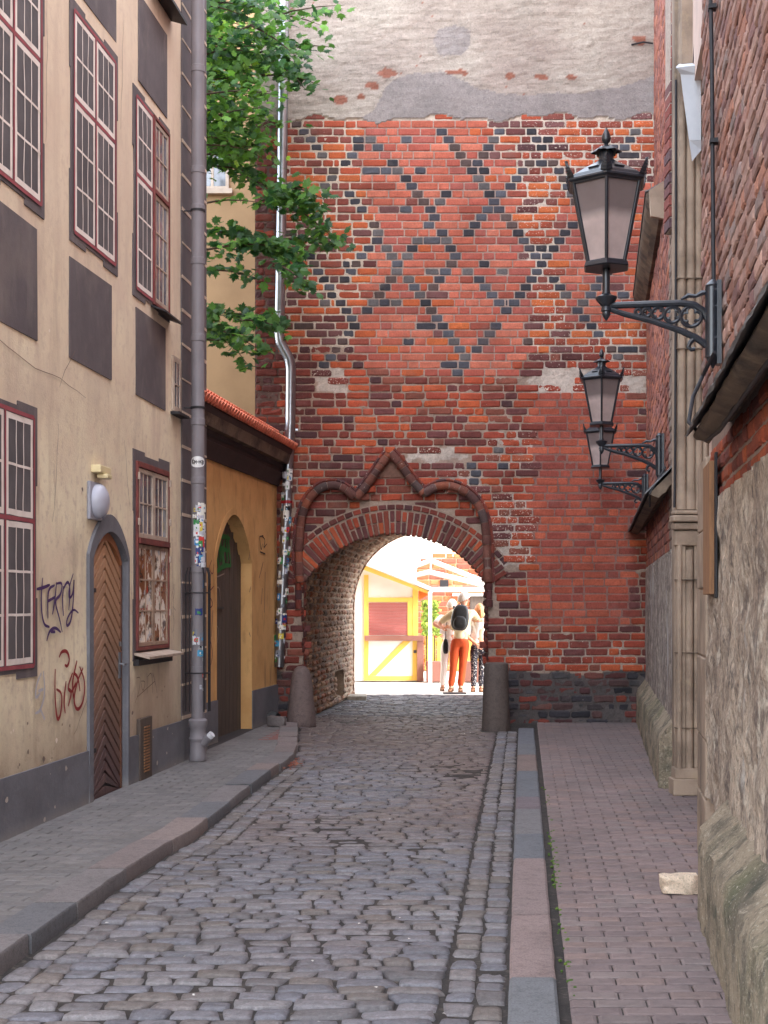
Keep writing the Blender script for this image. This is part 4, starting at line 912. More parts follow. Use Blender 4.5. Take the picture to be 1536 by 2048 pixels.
# ================================================================ YARD WALL with gate door and tiled coping
yw = T('yard_wall', 'ochre yard wall with dark moulded cornice and clay tile coping between townhouse and gate building', 'wall', FO.P(16.3, 0))
U0, U1, YD0, YD1 = 14.0, 18.42, 15.34, 16.98
m = MB()
ya = arch_pts(YD0, YD1, 2.12, 2.68, 12)
def yopen(u, z): return YD0-.03 < u < YD1+.03 and (z < 2.12 or z < interp(sorted(ya), u)+.03)
m.sheet(FO, U0, U1, .05, 3.4, 150, 115, lambda u, z: .004*fbm(u*2, z*2, 4), lambda u, z: (0,0,0,1), keep=lambda u, z: not yopen(u, z))
m.box(FO, U0, YD0-.03, 0, 3.7, -.5, -.02); m.box(FO, YD1+.03, U1, 0, 3.7, -.5, -.02); m.box(FO, YD0-.02, YD1+.02, 2.72, 3.7, -.5, -.02)
pth = [(YD0,.02)]+ya+[(YD1,.02)]
for a, b in zip(pth, pth[1:]): m.prism(FO, [a, b, (b[0]+(.07 if b[0] > 16.17 else -.07), b[1]+(.07 if b[1] > .1 else 0)), (a[0]+(.07 if a[0] > 16.17 else -.07), a[1]+(.07 if a[1] > .1 else 0))], -.2, .006)
m.build('rendered_wall', 'ochre', yw)
m = MB(); m.box(FO, U0, YD0-.001, .0, .52, -.3, .02); m.box(FO, YD1+.001, U1-.0, .0, .52, -.27, .02); m.build('plinth', 'plinth_grey', yw)
m = MB(); m.prism(FO, [(YD0-.05,.0),(YD1+.05,.0),(YD1+.05,2.2),((YD0+YD1)/2,2.75),(YD0-.05,2.2)], -.22, -.15)
for i in range(9): u = lerp(YD0, YD1, i/9); m.box(FO, u+.006, u+(YD1-YD0)/9-.006, .03, 2.15+.45*math.sin(PI*(i+.5)/9), -.15, -.135)
yd = m.build('door', 'door_grey', yw, label='tall arched grey board door tagged in green')
m = MB(); m.box(FO, YD0+.05, YD0+.75, 1.55, 1.58, -.135, -.115); m.build('iron_bar', 'iron_dull', yd)
def PO(p, q):
    u = 2700*4.113/(768+2700*.144-p); return u, 1.6+(1210-q)*u/2700
def co(x, y): return PO(360+x/6.4, 880+y/6.4)
gs = [[(560,1200),(540,1400),(555,1620),(600,1600),(590,1450)],[(600,1250),(610,1500),(640,1640)],[(650,1180),(660,1400),(690,1620)],[(700,1280),(680,1450),(710,1640)],[(740,1200),(760,1400),(780,1620)],[(560,1420),(640,1380),(760,1420)],[(545,1300),(620,1240),(700,1230),(770,1260)],[(530,1660),(600,1690),(700,1600),(780,1610)],[(580,1230),(575,1500)],[(720,1220),(735,1560)],[(625,1220),(650,1560)]]
strokes(co, gs, .05, lin(30,110,50), 'graffiti', FO, yd, 'green spray tag across the top of the door', d=-.128)
strokes(co, [[(480,1900),(560,1930),(640,1860),(650,2048)],[(470,1750),(600,1760),(700,1710)]], .015, lin(150,136,124), 'graffiti', FO, yd, 'pale scribble on the door', d=-.128)
co2 = lambda x, y: PO(x/2.477, 700+y/2.477)
strokes(co2, [[(1070,1270),(1100,1290),(1105,1420)],[(1110,1370),(1135,1365),(1130,1450),(1115,1475),(1112,1390)],[(1110,1480),(1085,1600),(1090,1680)]], .012, lin(150,136,124), 'graffiti', FO, yd, 'looping pale scribble low on the door', d=-.127)
strokes(co2, [[(1282,925),(1290,1000),(1296,960)],[(1296,925),(1312,940),(1300,985),(1318,960)],[(1282,925),(1300,920)],[(1284,1000),(1310,1010)]], .016, lin(60,40,34), 'graffiti', FO, yw, 'small black tag right of the yard door', d=.01)
strokes(co2, [[(1045,1040),(1030,1080),(1050,1120),(1056,1060)],[(1040,1160),(1030,1200),(1055,1170)],[(1035,1220),(1052,1260),(1036,1280)],[(1050,1290),(1042,1420)],[(1034,1420),(1050,1500),(1040,1560)]], .014, lin(110,44,44), 'graffiti', FO, yw, 'dark red scrawl left of the yard door', d=.01)
strokes(co2, [[(1235,1000),(1228,1040)],[(1240,1170),(1232,1200)],[(1300,1050),(1280,1130)],[(1296,1180),(1290,1260)],[(1230,1400),(1236,1420)],[(1310,1100),(1305,1300)]], .02, lin(150,110,84), 'graffiti', FO, yw, 'worn grey smudges right of the yard door', d=.01)
tl = lambda u: lerp(3.86, 3.68, (u-14)/4.4)
m = MB(); prof = [(3.22,-.02),(3.22,.03),(3.27,.05),(3.33,.09),(3.38,.115),(3.40,.09),(3.44,.09),(3.46,.12),(3.50,.125),(3.53,.16),(3.60,.205),(3.64,.24),(3.68,.25),(3.70,.25),(3.70,-.3)]
m.extr(FO, prof, 13.75, U1-.02, 30, .003); m.build('cornice', 'cornice', yw, smooth='a')
m = MB(); slope = .62
def rp(u, t, h): # on tile slope: t 0 at the eave
    return FO.P(u, 3.72+slope*t+h, .27-t)
for ci in range(2):
    u = 13.8
    while u < U1-.05:
        t0 = .0+ci*.26; h0 = .012+ci*.02
        m.tube([rp(u, t0-.03, h0+.02), rp(u, t0+.34, h0+.006)], [.05, .044], 8, cap=True)
        m.add([rp(u-.055, t0-.02, h0-.01), rp(u+.055, t0-.02, h0-.01), rp(u+.055, t0+.34, h0-.02), rp(u-.055, t0+.34, h0-.02)], [(0,1,2,3)]); u += .112
m.build('roof_tiles', 'tile', yw, smooth='a')
m = MB(); m.extr(FO, [(3.68,.24),(4.0,-.3),(4.02,-.42),(3.9,-.62),(3.5,-.62),(3.5,.2)], 13.8, U1-.02, 10); m.build('coping_bed', 'stone_dark', yw)
m = MB(); m.extr(FO, [(3.98,-.22),(4.10,-.27),(4.13,-.34),(4.08,-.42),(3.98,-.46)], 13.8, U1-.03, 30, .02); m.build('ridge', 'bark', yw)

# building behind the yard
yb = T('yard_building', 'ochre house behind the yard, half hidden by maple leaves', 'building', (-3, 21.5, 0))
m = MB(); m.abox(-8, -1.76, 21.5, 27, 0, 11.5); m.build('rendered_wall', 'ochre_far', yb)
m = MB(); F2 = front(21.5); wx0, wx1 = (392-768)*21.5/2700, (458-768)*21.5/2700; wz0, wz1 = 1.6+(1210-380)*21.5/2700, 1.6+(1210-235)*21.5/2700
m.box(F2, wx0, wx0+.05, wz0, wz1, .0, .04); m.box(F2, wx1-.05, wx1, wz0, wz1, .0, .04); m.box(F2, wx0+.05, wx1-.05, wz1-.05, wz1, .0, .038); m.box(F2, wx0+.05, wx1-.05, wz0, wz0+.05, .0, .038); m.box(F2, (wx0+wx1)/2-.02, (wx0+wx1)/2+.02, wz0+.05, wz1-.05, .0, .036)
w = m.build('window', 'casement', yb)
m = MB(); m.box(F2, wx0+.05, wx1-.05, wz0+.05, wz1-.05, .001, .012); m.build('pane', 'glass', w)
m = MB(); m.box(F2, wx0-.06, wx1+.06, wz0-.08, wz0-.002, .0, .1); m.build('sill', 'casement', w)
# ================================================================ CHURCH on the right
church = T('church', 'tall brick church on the right with stained plaster base and mossy stone plinth', 'building', FR.P(8, 0))
NE, FS, FE = 8.78, 11.72, 18.38       # near wall ends, far wall starts, far wall ends
CB = [lin(176,138,126), lin(160,122,112), lin(190,152,138), lin(146,108,104), lin(166,118,102), lin(156,134,128), lin(182,128,108)]
OB = [lin(168,80,52), lin(150,72,52), lin(180,92,60), lin(132,70,60)]
PB = lambda r: CB[int(r.random()*7)]
m = MB()
brick_run(m, FR.P, 4.3, NE, 2.72, 5.9, lambda u, v, r: dict(c=pick(r, CB, .14), gap=.011, rough=.007, lime=.03, d=.0, wave=.004), ch=.092, seed=51, ls=(.27,.13))
m.sheet(FR, 2.5, NE, 2.7, 5.9, 60, 50, lambda u, z: -.02, lambda u, z: A0(lin(92,70,66)))
ledge = lambda u: 2.2-(.16 if u > 8.0 else 0)+.02*nz(u*3, 1)
brick_run(m, FR.P, 4.3, 8.12, 2.0, 2.52, lambda u, v, r: dict(c=pick(r, OB, .14, .95), gap=.016, rough=.009, lime=.15, skip=v < ledge(u)), ch=.087, seed=52)
m.sheet(FR, 2.5, 8.12, 1.95, 2.6, 60, 10, lambda u, z: -.012, lambda u, z: A0(lin(150,128,116)))
# far stretch
CBf = [lin(164,104,90), lin(148,94,84), lin(176,114,96), lin(150,104,96), lin(180,112,86), lin(132,84,78)]
def fst(u, v, r):
    edge = u < 12.75 
    pal = [lin(150,132,120), lin(130,116,108), lin(164,140,124)] if edge and v < 5.4 else CBf
    return dict(c=pick(r, pal, .16), gap=.013 if edge else .010, rough=.008, lime=.05, k='H' if u < 12.0 else None, skip=v < 2.3 and v < 2.1+.1*nz(u*2, 3))
brick_run(m, FR.P, FS, FE, 2.0, 5.55, fst, ch=.1, seed=53, ls=(.27,.14))
brick_run(m, lambda u, v, d=0: FR.P(u, v, d-.1), FS, FE, 5.8, 10.3, lambda u, v, r: dict(c=pick(r, CBf, .18, 1.05), gap=.010, rough=.007, lime=.05), ch=.1, seed=54, ls=(.27,.14))
m.sheet(FR, FS, FE, 2.0, 5.6, 4, 4, lambda u, z: -.014, lambda u, z: A0(lin(120,100,92)))
m.sheet(FR, FS, FE, 5.5, 10.3, 4, 4, lambda u, z: -.114, lambda u, z: A0(lin(130,108,98)))
m.build('brick_wall', 'brick', church)
m = MB()   # solid body behind the skins
m.box(FR, -3, NE-.02, 0, 5.88, -8, -.05); m.box(FR, FS+.02, FE, 0, 10.3, -8, -.15); m.box(FR, NE-.05, FS+.05, 0, 5.88, -8, -1.0); m.box(FR, -6, FE, 10.31, 15.6, -8, -.3)  # unseen top block, its height set to keep sun off the lane
m.box(FR, -6, FS+.0, 5.89, 10.3, -8, -.12)
m.build('wall_core_and_unseen_top', 'church_plain', church)
# stained plaster
m = MB()
pc = lambda u, z: mixc(lin(206,186,166), lin(164,144,128), max(0, min(1, .5+fbm(u*2.2, z*.9, 2))))
m.sheet(FR, 3.2, 8.14, .45, 2.26, 210, 84, lambda u, z: .012+.022*fbm(u*5, z*4.5, 1, 4) if z < ledge(u)+.012*nz(u*9, 5) else -.03, pc)
m.build('stained_plaster', 'ruin', church); m = MB()
pf = lambda u, z: mixc(lin(176,164,154), lin(136,124,120), max(0, min(1, .5+fbm(u*2, z*.8, 6))))
m.sheet(FR, FS, FE, .45, 2.2, 200, 50, lambda u, z: .012+.01*fbm(u*4, z*3, 1, 4) if z < 2.1+.1*nz(u*2, 3) else -.03, pf)
m.build('stained_plaster', 'ruin', church, label='far stretch of stained plaster')
# sloping stone plinth
def plinth(u0, u1, n, nm, out=.17, col=None):
    m = MB(); prof = [(-.05,out),(.12,out+.005),(.40,out),(.455,out-.012),(.50,out-.055),(.57,.03),(.60,.0),(.6,-.1),(-.05,-.1)]
    m.extr(FR, prof, u0, u1, n, .02); return m.build(nm, 'plinth_stone', church, smooth='a')
plinth(3.0, 6.95, 120, 'stone_plinth', .16); plinth(FS+.05, FE, 90, 'stone_plinth', .13)
# string course with lead flashing
def lipcourse(u0, u1, z, out, n, jag=.006):
    m = MB(); k = out/.17; m.extr(FR, [(z+.11,-.02),(z+.11,.02*k),(z+.05,.05*k),(z+.025,.08*k),(z,.1*k),(z+.01,.13*k),(z+.02,.155*k),(z+.035,.17*k),(z+.045,.17*k),(z+.26,-.02)], u0, u1, n, jag); m.build('string_course', 'stone_dark', church, smooth='a')
    m = MB(); m.extr(FR, [(z+.036,.205*k),(z+.046,.208*k),(z+.30,-.01),(z+.29,-.02)], u0, u1+.03, 40, .008); m.build('lead_flashing', 'lead', church)
def course(u0, u1, z, out, n, jag=.006):
    m = MB(); m.extr(FR, [(z,-.02),(z+.0,.04),(z+.03,.07),(z+.05,out*.55),(z+.1,out*.5),(z+.15,out*.8),(z+.19,out*.95),(z+.22,out),(z+.25,out),(z+.33,-.02)], u0, u1, n, jag); m.build('string_course', 'stone_dark', church, smooth='a')
    m = MB(); m.extr(FR, [(z+.262,out+.012),(z+.272,out+.012),(z+.37,-.01),(z+.36,-.02)], u0-.0, u1+.02, 20, .003); m.build('lead_flashing', 'lead', church)
lipcourse(3.0, 6.93, 2.43, .18, 60); lipcourse(12.05, FE, 2.56, .2, 60); course(13.75, FE, 5.55, .17, 30, .003)
m = MB(); m.prism(front(FR.P(13.74,0).y-.002), [(2.72,5.56),(2.9,5.52),(2.9,5.95),(2.70,5.82)], -.05, .0); m.build('course_end_stone', 'stone', church)
# stone portal jamb seen end-on between the two stretches
xa = FR.P(FS, 0).x; jy = FR.P(FS, 0).y-.3; FJ = front(jy)
J0, J1 = FR.P((jy-.0), 0).x-.02, 3.2
FJH = Fr((0,0,0), (1,0,0), (0,1,0), (0,0,1))
m = MB(); m.prism(FJH, [(J0,jy),(J1,jy),(J1,jy+.4),(J0+.157*.4,jy+.4)], 0, 9.5)
m.build('jamb_core', 'stone', church)
shafts = []
m = MB()
def shaft(x, r, z0, z1, y=jy, dr=0): m.lathe((x, y, 0), [(r, z0), (r, z1)] if not dr else [(r, z0)]+[(r+dr*(i % 2), z0+(z1-z0)*i/60) for i in range(1, 60)]+[(r, z1)], 14)
zq = lambda q: 1.6+(1210-q)*jy/2700
xq = lambda p: (p-768)*jy/2700
m.abox(J0-.03, xq(1416), jy-.10, jy+.1, .0, zq(1556)); m.abox(J0-.01, xq(1414), jy-.075, jy+.1, zq(1556), zq(1535))
for a, b, q0, q1 in ((1351,1369,1535,1062),(1386,1400,1535,1062)): m.abox(xq(a), xq(b), jy-.05, jy+.01, zq(q0), zq(q1))
m.build('jamb_base', 'stone', church, bevel=.008)
m = MB(); shaft(xq(1377), .036, zq(1535), zq(1100), jy-.02); shaft(xq(1405), .03, zq(1540), zq(1050), jy-.03); shaft(xq(1356), .022, zq(1540), zq(1090), jy-.055); m.build('jamb_shaft', 'stone', church, smooth='a')
m = MB(); m.abox(J0-.005, xq(1402), jy-.07, jy+.05, zq(1092), zq(1062)); m.abox(J0-.02, xq(1402), jy-.095, jy+.05, zq(1060), zq(1047)); m.abox(J0-.035, xq(1404), jy-.12, jy+.05, zq(1045), zq(1032)); m.abox(J0-.02, xq(1404), jy-.10, jy+.05, zq(1030), zq(1022))
m.build('capital', 'stone', church, bevel=.012)
m = MB(); zt = zq(330)
for x, r in ((xq(1362), .034), (xq(1380), .036), (xq(1396), .03), (xq(1409), .022)): m.lathe((x, jy-.025, 0), [(r*1.25, zq(1020)), (r*1.3, zq(1000)), (r, zq(975))]+[(r*(1+.07*(i % 2)), lerp(zq(970), zq(830), i/22)) for i in range(23)]+[(r, zq(820)), (r, zt+1.2)], 14)
m.build('upper_shaft', 'stone', church, smooth='a')
for q in (1160, 1305, 1455, 700, 560):
    m = MB(); m.abox(J0-.002, xq(1402), jy-.07, jy+.0, zq(q)-.004, zq(q)+.004); m.build('stone_joint', 'stone_dark', church)
# near wall's stone edge and wooden board
m = MB(); z = .0; k = 0
while z < 2.45:
    h = (.42, .36, .5)[k % 3]; k += 1; m.box(FR, 8.14+(.0 if k % 2 else .02), NE, z+.004, min(z+h, 2.5)-.004, -.4, .022+.004*(k % 2)); z += h
m.box(FR, 8.16, NE-.01, .0, 2.5, -.4, .012); m.build('stone_quoins', 'stone', church, bevel=.01)
bd = T('wooden_board', 'long brown wooden board standing out from the stained church wall under the string course', 'board', FR.P(7.7, 1.65))
m = MB(); m.box(FR, 7.47, 7.92, 1.66, 2.40, .016, .055); m.build('panel', 'board', bd, bevel=.004)
m = MB(); m.prism(FR, [(7.40,1.64),(7.467,1.64),(7.467,2.44),(7.40,2.44)], .016, .03); m.build('dark_strip', 'iron_dull', bd, bevel=.003)  # thin dark strip on the wall along the board's near side
# zinc hood, pale buttress above it
m = MB(); hy = jy-.42
P3 = lambda p, q, y: Vector(((p-768)*y/2700, y, 1.6+(1210-q)*y/2700))
L_, R_ = [(1352,134),(1361,148),(1366,190),(1372,235),(1378,280),(1384,322)], [(1402,128),(1402,150),(1402,190),(1402,235),(1402,280),(1402,300)]
V = [P3(a, b, hy+.0+.05*i) for i, (a, b) in enumerate(L_)]+[P3(a, b, hy-.02+.05*i) for i, (a, b) in enumerate(R_)]
m.add(V, [(i, i+1, 7+i, 6+i) for i in range(5)]); m.add([P3(1352,134,hy), P3(1402,128,hy), P3(1402,124,hy+.3), P3(1358,128,hy+.3)], [(0,1,2,3)])
o = m.build('zinc_hood', 'zinc', church); s_ = o.modifiers.new('thick', 'SOLIDIFY'); s_.thickness = .012
m = MB(); m.abox((1364-768)*(hy+.25)/2700, (1420-768)*(hy+.25)/2700, hy+.25, hy+.5, 1.6+(1210-132)*(hy+.3)/2700, 9.6); m.build('pale_buttress', 'stone', church)
m = MB(); m.add([P3(1385,126,hy+.1), P3(1412,126,hy+.1), P3(1412,-60,hy+.1), P3(1398,-60,hy+.1), P3(1385,126,hy+.2), P3(1412,126,hy+.2), P3(1412,-60,hy+.2), P3(1398,-60,hy+.2)], [(0,1,2,3),(7,6,5,4),(0,4,5,1),(1,5,6,2),(2,6,7,3),(3,7,4,0)]); m.build('eave_shadow_wedge', 'cornice', church)  # added dark wedge standing for the shadow under the eave
# corner bricks edging the hood
m = MB(); rg = random.Random(8); z = 4.9; fy = 11.85; Fc = front(fy)
while z < 9.6:
    m.box(Fc, (1337+8*min(1, max(0, (z-5.4)/2))-768)*fy/2700, (1352+12*min(1, max(0, (z-5.9)/.6))-768)*fy/2700, z+.006, z+.094, -.2, .02+rg.uniform(-.004,.004), A0(pick(rg, [lin(150,84,76), lin(126,84,84), lin(136,66,58), lin(112,84,90)], .15), .15)); z += .1
m.box(Fc, (1340-768)*fy/2700, (1360-768)*fy/2700, 4.9, 9.6, -.2, .008, A0(lin(186,168,156))); m.build('corner_bricks', 'brick', church, bevel=.006)
# cables and thin pipes fixed to the church
def on(p, q, y): return P3(p, q, y)
dp = MB(); y = jy-.06; dp.tube([on(1352, 160, y), on(1352, 500, y), on(1350.5, 900, y), on(1349, 1015, y)], .011, 8); dp = one(dp, 'thin_downpipe', 'iron_dull', 'thin black downpipe running down the stone portal jamb', 'pipe', tuple(on(1349, 1015, y)), smooth='a')
cb = MB(); ux = lambda p: 1847/(p-1192)
cpts = [FR.P(7.92, 6.2, .03), FR.P(7.75, 5.4, .03), FR.P(7.6, 4.6, .03), FR.P(7.52, 3.6, .03), FR.P(7.48, 3.34, .03)]; cb.tube(cpts, .012, 8)
for u, z in ((7.82, 5.8), (7.68, 5.0), (7.57, 4.2)): cb.box(FR, u-.03, u+.03, z-.012, z+.012, .0, .045)
one(cb, 'cable', 'iron_dull', 'black cable clipped up the church wall above the nearest lantern bracket', 'cable', tuple(cpts[-1]), smooth='a')
cb = MB(); cb.tube([FR.P(7.2, 2.95, .05), FR.P(7.35, 2.85, .1), FR.P(7.25, 2.72, .16), FR.P(6.98, 2.55, .2), FR.P(6.85, 2.44, .12), FR.P(6.4, 2.425, .1), FR.P(5.5, 2.43, .095), FR.P(2.0, 2.43, .095)], .011, 8)
one(cb, 'cable', 'iron_dull', 'black cable sagging from the nearest lantern bracket onto the string course', 'cable', tuple(FR.P(7.2, 2.95)), smooth='a')
m = MB(); m.tube([FR.P(12.1, 2.84, .06), FR.P(12.05, 2.6, .2), FR.P(12.3, 2.5, .19)], .01, 6); one(m, 'cable', 'iron_dull', 'short black cable looping over the far string course', 'cable', tuple(FR.P(12.1, 2.84)))

# ================================================================ LANTERNS on brackets
def lantern_proto():
    t = T('wall_lantern', 'x', 'lamp', (0,0,0), 'black iron lanterns on wall brackets')
    X = -.60                      # stem axis, wall plate at x=0, arm along -x, z=0 at arm
    k6 = lambda r, z, rot=PI/2: [(X+r*math.cos(rot+i*PI/3), r*math.sin(rot+i*PI/3), z) for i in range(6)]
    m = MB()
    rb, rt, zb, zt = .110, .204, .225, .655
    B, Tt = k6(rb, zb), k6(rt, zt)
    for a, b in zip(B, Tt): m.tube([a, b], .0105, 6)
    for ring, r in ((B, .013), (Tt, .014)): m.tube(ring, r, 6, closed=True)
    m.lathe((X,0,0), [(.13,.2),(.138,.205),(.13,.228),(.1,.232),(.03,.2)], 6, rot=PI/2)
    m.lathe((X,0,0), [(.222,.652),(.235,.66),(.231,.672),(.21,.68)], 6, rot=PI/2)
    fr = m.build('frame', 'iron', t, bevel=.002)
    m = MB()
    a6, b6 = k6(rb-.004, zb), k6(rt-.006, zt)
    for i in range(6): j = (i+1) % 6; m.add([a6[i], a6[j], b6[j], b6[i]], [(0,1,2,3)])
    m.build('glass_pane', 'lampglass', fr)
    m = MB(); m.lathe((X,0,0), [(.222,.67),(.195,.70),(.13,.742),(.07,.775),(.055,.785),(.05,.79)], 6, rot=PI/2)
    for i in range(6):
        a = PI/2+PI/6+i*PI/3; c = Vector((X+.125*math.cos(a), .125*math.sin(a), .727)); tx = Vector((-math.sin(a), math.cos(a), 0)); 
        m.add([c+tx*.03+Vector((0,0,.006)), c-tx*.03+Vector((0,0,.006)), c-tx*.03+Vector((math.cos(a)*.02,math.sin(a)*.02,.002)), c+tx*.03+Vector((math.cos(a)*.02,math.sin(a)*.02,.002)), c+tx*.03+Vector((0,0,-.02)), c-tx*.03+Vector((0,0,-.02))], [(0,1,2,3),(0,3,4),(1,5,2),(2,5,4,3)])
    rf = m.build('roof', 'iron', t)
    m = MB(); m.lathe((X,0,0), [(.045,.785),(.04,.80),(.042,.835),(.036,.85)], 12); vp = [( .036,.845)]
    V, n = [], 24
    for r, z, w_ in ((.03,.868,0),(.05,.86,.004),(.07,.845,.011),(.073,.838,.013)):
        V += [(X+(r+w_*math.cos(6*2*PI*i/n))*math.cos(2*PI*i/n), (r+w_*math.cos(6*2*PI*i/n))*math.sin(2*PI*i/n), z) for i in range(n)]
    m.add(V, [(j*n+i, j*n+(i+1) % n, (j+1)*n+(i+1) % n, (j+1)*n+i) for j in range(3) for i in range(n)]+[tuple(range(n))])
    m.lathe((X,0,0), [(.03,.865),(.018,.875),(.01,.885),(.022,.898),(.026,.915),(.02,.94),(.008,.965),(.002,.975)], 10); m.build('crown', 'iron', t, smooth='a')
    for i in range(6):       # palmette spikes on the roof corners
        a = PI/2+i*PI/3; m = MB(); rr = Vector((math.cos(a), math.sin(a), 0)); tt = Vector((-math.sin(a), math.cos(a), 0)); c = Vector((X,0,.675))+rr*.217
        V = []
        for h, w_, o_ in ((0,.032,0),(.02,.03,.01),(.045,.022,.02),(.07,.012,.026),(.088,.002,.03)):
            V += [c+tt*w_+rr*o_+Vector((0,0,h)), c+rr*(o_+.012)+Vector((0,0,h)), c-tt*w_+rr*o_+Vector((0,0,h)), c+rr*(o_-.008)+Vector((0,0,h))]
        m.add(V, [(4*j+k, 4*j+(k+1) % 4, 4*j+4+(k+1) % 4, 4*j+4+k) for j in range(4) for k in range(4)]); 
        for h in (.012,.028,.044,.06): m.tube([c+tt*(.03-h*.3)+rr*(.006+h*.3)+Vector((0,0,h)), c+rr*(.02+h*.3)+Vector((0,0,h-.012)), c-tt*(.03-h*.3)+rr*(.006+h*.3)+Vector((0,0,h))], .003, 5)
        m.build('palmette', 'iron', t)
    m = MB(); m.lathe((X,0,0), [(.026,-.005),(.03,.0),(.055,.03),(.06,.045),(.05,.05),(.028,.06),(.022,.075),(.019,.09),(.021,.15),(.019,.2)], 12); m.lathe((X,0,0), [(.0,-.085),(.012,-.07),(.024,-.05),(.022,-.035),(.03,-.03),(.026,-.01),(.02,.0)], 12); m.build('stem', 'iron', t, smooth='a')
    m = MB()
    arm = [(X,0,0),(-.4,0,0),(-.2,0,0),(-.13,0,-.01),(-.08,0,-.045),(-.055,0,-.1)]; m.tube(arm, .019, 8)
    m.tube([(X+.02,0,-.02),(-.5,0,-.05),(-.36,0,-.09),(-.2,0,-.15),(-.12,0,-.19),(-.06,0,-.235),(-.03,0,-.27)], [.014,.016,.016,.018,.019,.02,.02], 8)
    m.tube([(-.13,0,-.195),(-.15,0,-.215),(-.16,0,-.24),(-.145,0,-.255),(-.125,0,-.25)], [.014,.014,.013,.012,.012], 8)
    def quatre(cx, cz, r):
        m.tube([(cx+r*math.cos(t), 0, cz+r*math.sin(t)) for t in [2*PI*i/20 for i in range(20)]], .0105, 6, closed=True)
        for q in range(4):
            a = q*PI/2+PI/4*0; dx, dz = .5*r*math.cos(a), .5*r*math.sin(a)
            m.tube([(cx+dx+.42*r*math.cos(t), .001*q, cz+dz+.42*r*math.sin(t)) for t in [a-2.1+4.2*i/10 for i in range(11)]], .0075, 5)
    quatre(-.145, -.075, .055); quatre(-.245, -.062, .043); quatre(-.322, -.052, .032); quatre(-.382, -.045, .023); quatre(-.428,-.04,.016)
    m.tube([(-.2,0,.02),(-.16,0,.04),(-.12,0,.035),(-.09,0,.05),(-.06,0,.055)], [.006,.014,.01,.016,.012], 6)
    m.build('bracket', 'iron', t, smooth='a')
    m = MB(); m.tube([(-.035,0,-.3),(-.035,0,.08)], .038, 14); m.abox(-.012, .012, -.045, .045, -.34, .11); m.lathe((-.03,0,0), [(.038,.08),(.042,.09),(.034,.1),(.012,.12)], 10); m.lathe((-.03,0,0), [(.004,-.36),(.014,-.34),(.03,-.32),(.038,-.3)], 10)
    for z in (.06, -.03, -.2, -.29):
        for y in (-.03, .03): m.tube([(-.012,y,z),(-.024,y,z)], .008, 6)
    m.build('wall_plate', 'iron', t, smooth='a')
    return t
lamp = lantern_proto()
def copy_tree(o, parent=None):
    c = o.copy(); COL.objects.link(c); c.parent = parent
    for ch in [x for x in list(COL.objects) if x.parent == o]: copy_tree(ch, c)
    return c
rz = math.atan(-.157)
for i, (u, z, lb) in enumerate(((7.3, 3.24, 'nearest and largest black lantern on a quatrefoil bracket above the string course'), (13.4, 3.19, 'middle one of the black bracket lanterns, close in front of the farthest one'), (17.45, 3.18, 'farthest and smallest black bracket lantern next to the gate wall'))):
    o = lamp if i == 0 else copy_tree(lamp)
    o.location = FR.P(u, z, .02); o.rotation_euler = (0, 0, rz); o['label'] = lb
# ================================================================ STREET THINGS
m = MB(); m.lathe((SX(603)*17.85/18.4, 17.8, 0), [(.19,-.05),(.185,.05),(.17,.22),(.152,.4),(.132,.56),(.112,.68),(.088,.755),(.05,.79),(.01,.8)], 20, jit=.12, sx=1.05, colf=lambda a, z: lin(126,108,104,.8))
one(m, 'stone_bollard', 'granite', 'conical worn granite bollard left of the archway', 'bollard', (SX(603)*17.85/18.4, 17.8, 0), smooth=True)
m = MB(); m.lathe((1.44, 17.35, 0), [(.185,-.05),(.18,.1),(.168,.4),(.16,.6),(.156,.8),(.15,.845),(.13,.86),(.02,.865)], 20, jit=.1, colf=lambda a, z: lin(112,98,92,.75))
one(m, 'stone_bollard', 'granite', 'straight flat topped granite bollard right of the archway', 'bollard', (1.44, 17.35, 0), smooth='a')
def rock(name, c, dim, mat, label, cat, col, seed, cuts=3, amp=.18, rot=0):
    bm = bmesh.new(); bmesh.ops.create_cube(bm, size=1); bmesh.ops.subdivide_edges(bm, edges=bm.edges[:], cuts=cuts, use_grid_fill=True)
    cr, sr = math.cos(rot), math.sin(rot); vs = []
    for v in bm.verts:
        p = v.co.copy(); k = 1-.18*(abs(p.x)*2)**4*(abs(p.y)*2)**4; n = noise.noise_vector(p*2.1+Vector((seed,0,0)))*amp; p = Vector((p.x*k, p.y*k, p.z))+n
        x, y, z = p.x*dim[0], p.y*dim[1], (p.z+.5)*dim[2]; vs.append((c[0]+x*cr-y*sr, c[1]+x*sr+y*cr, c[2]+max(z, -.01)))
    m = MB(); m.add(vs, [tuple(v.index for v in f.verts) for f in bm.faces], col); bm.free()
    return one(m, name, mat, label, cat, c, smooth='a')
rock('broken_stone', (1.655, 7.5, .005), (.2,.13,.1), 'granite', 'broken chunk of pale masonry lying on the right pavement by the church plinth', 'stone', lin(222,200,176), 3, 4, .24, .1)
rock('paving_block', (-1.37, 17.2, .06), (.24,.15,.12), 'granite', 'grey loose block lying by the left bollard', 'stone', lin(130,120,118,.8), 8, 3, .12, -.4)
rock('rubbish_bag', (-1.5, 17.85, .05), (.22,.2,.13), 'black_cloth', 'small crumpled black rubbish bag behind the loose grey block', 'bag', lin(30,30,32), 5, 4, .3, .2)
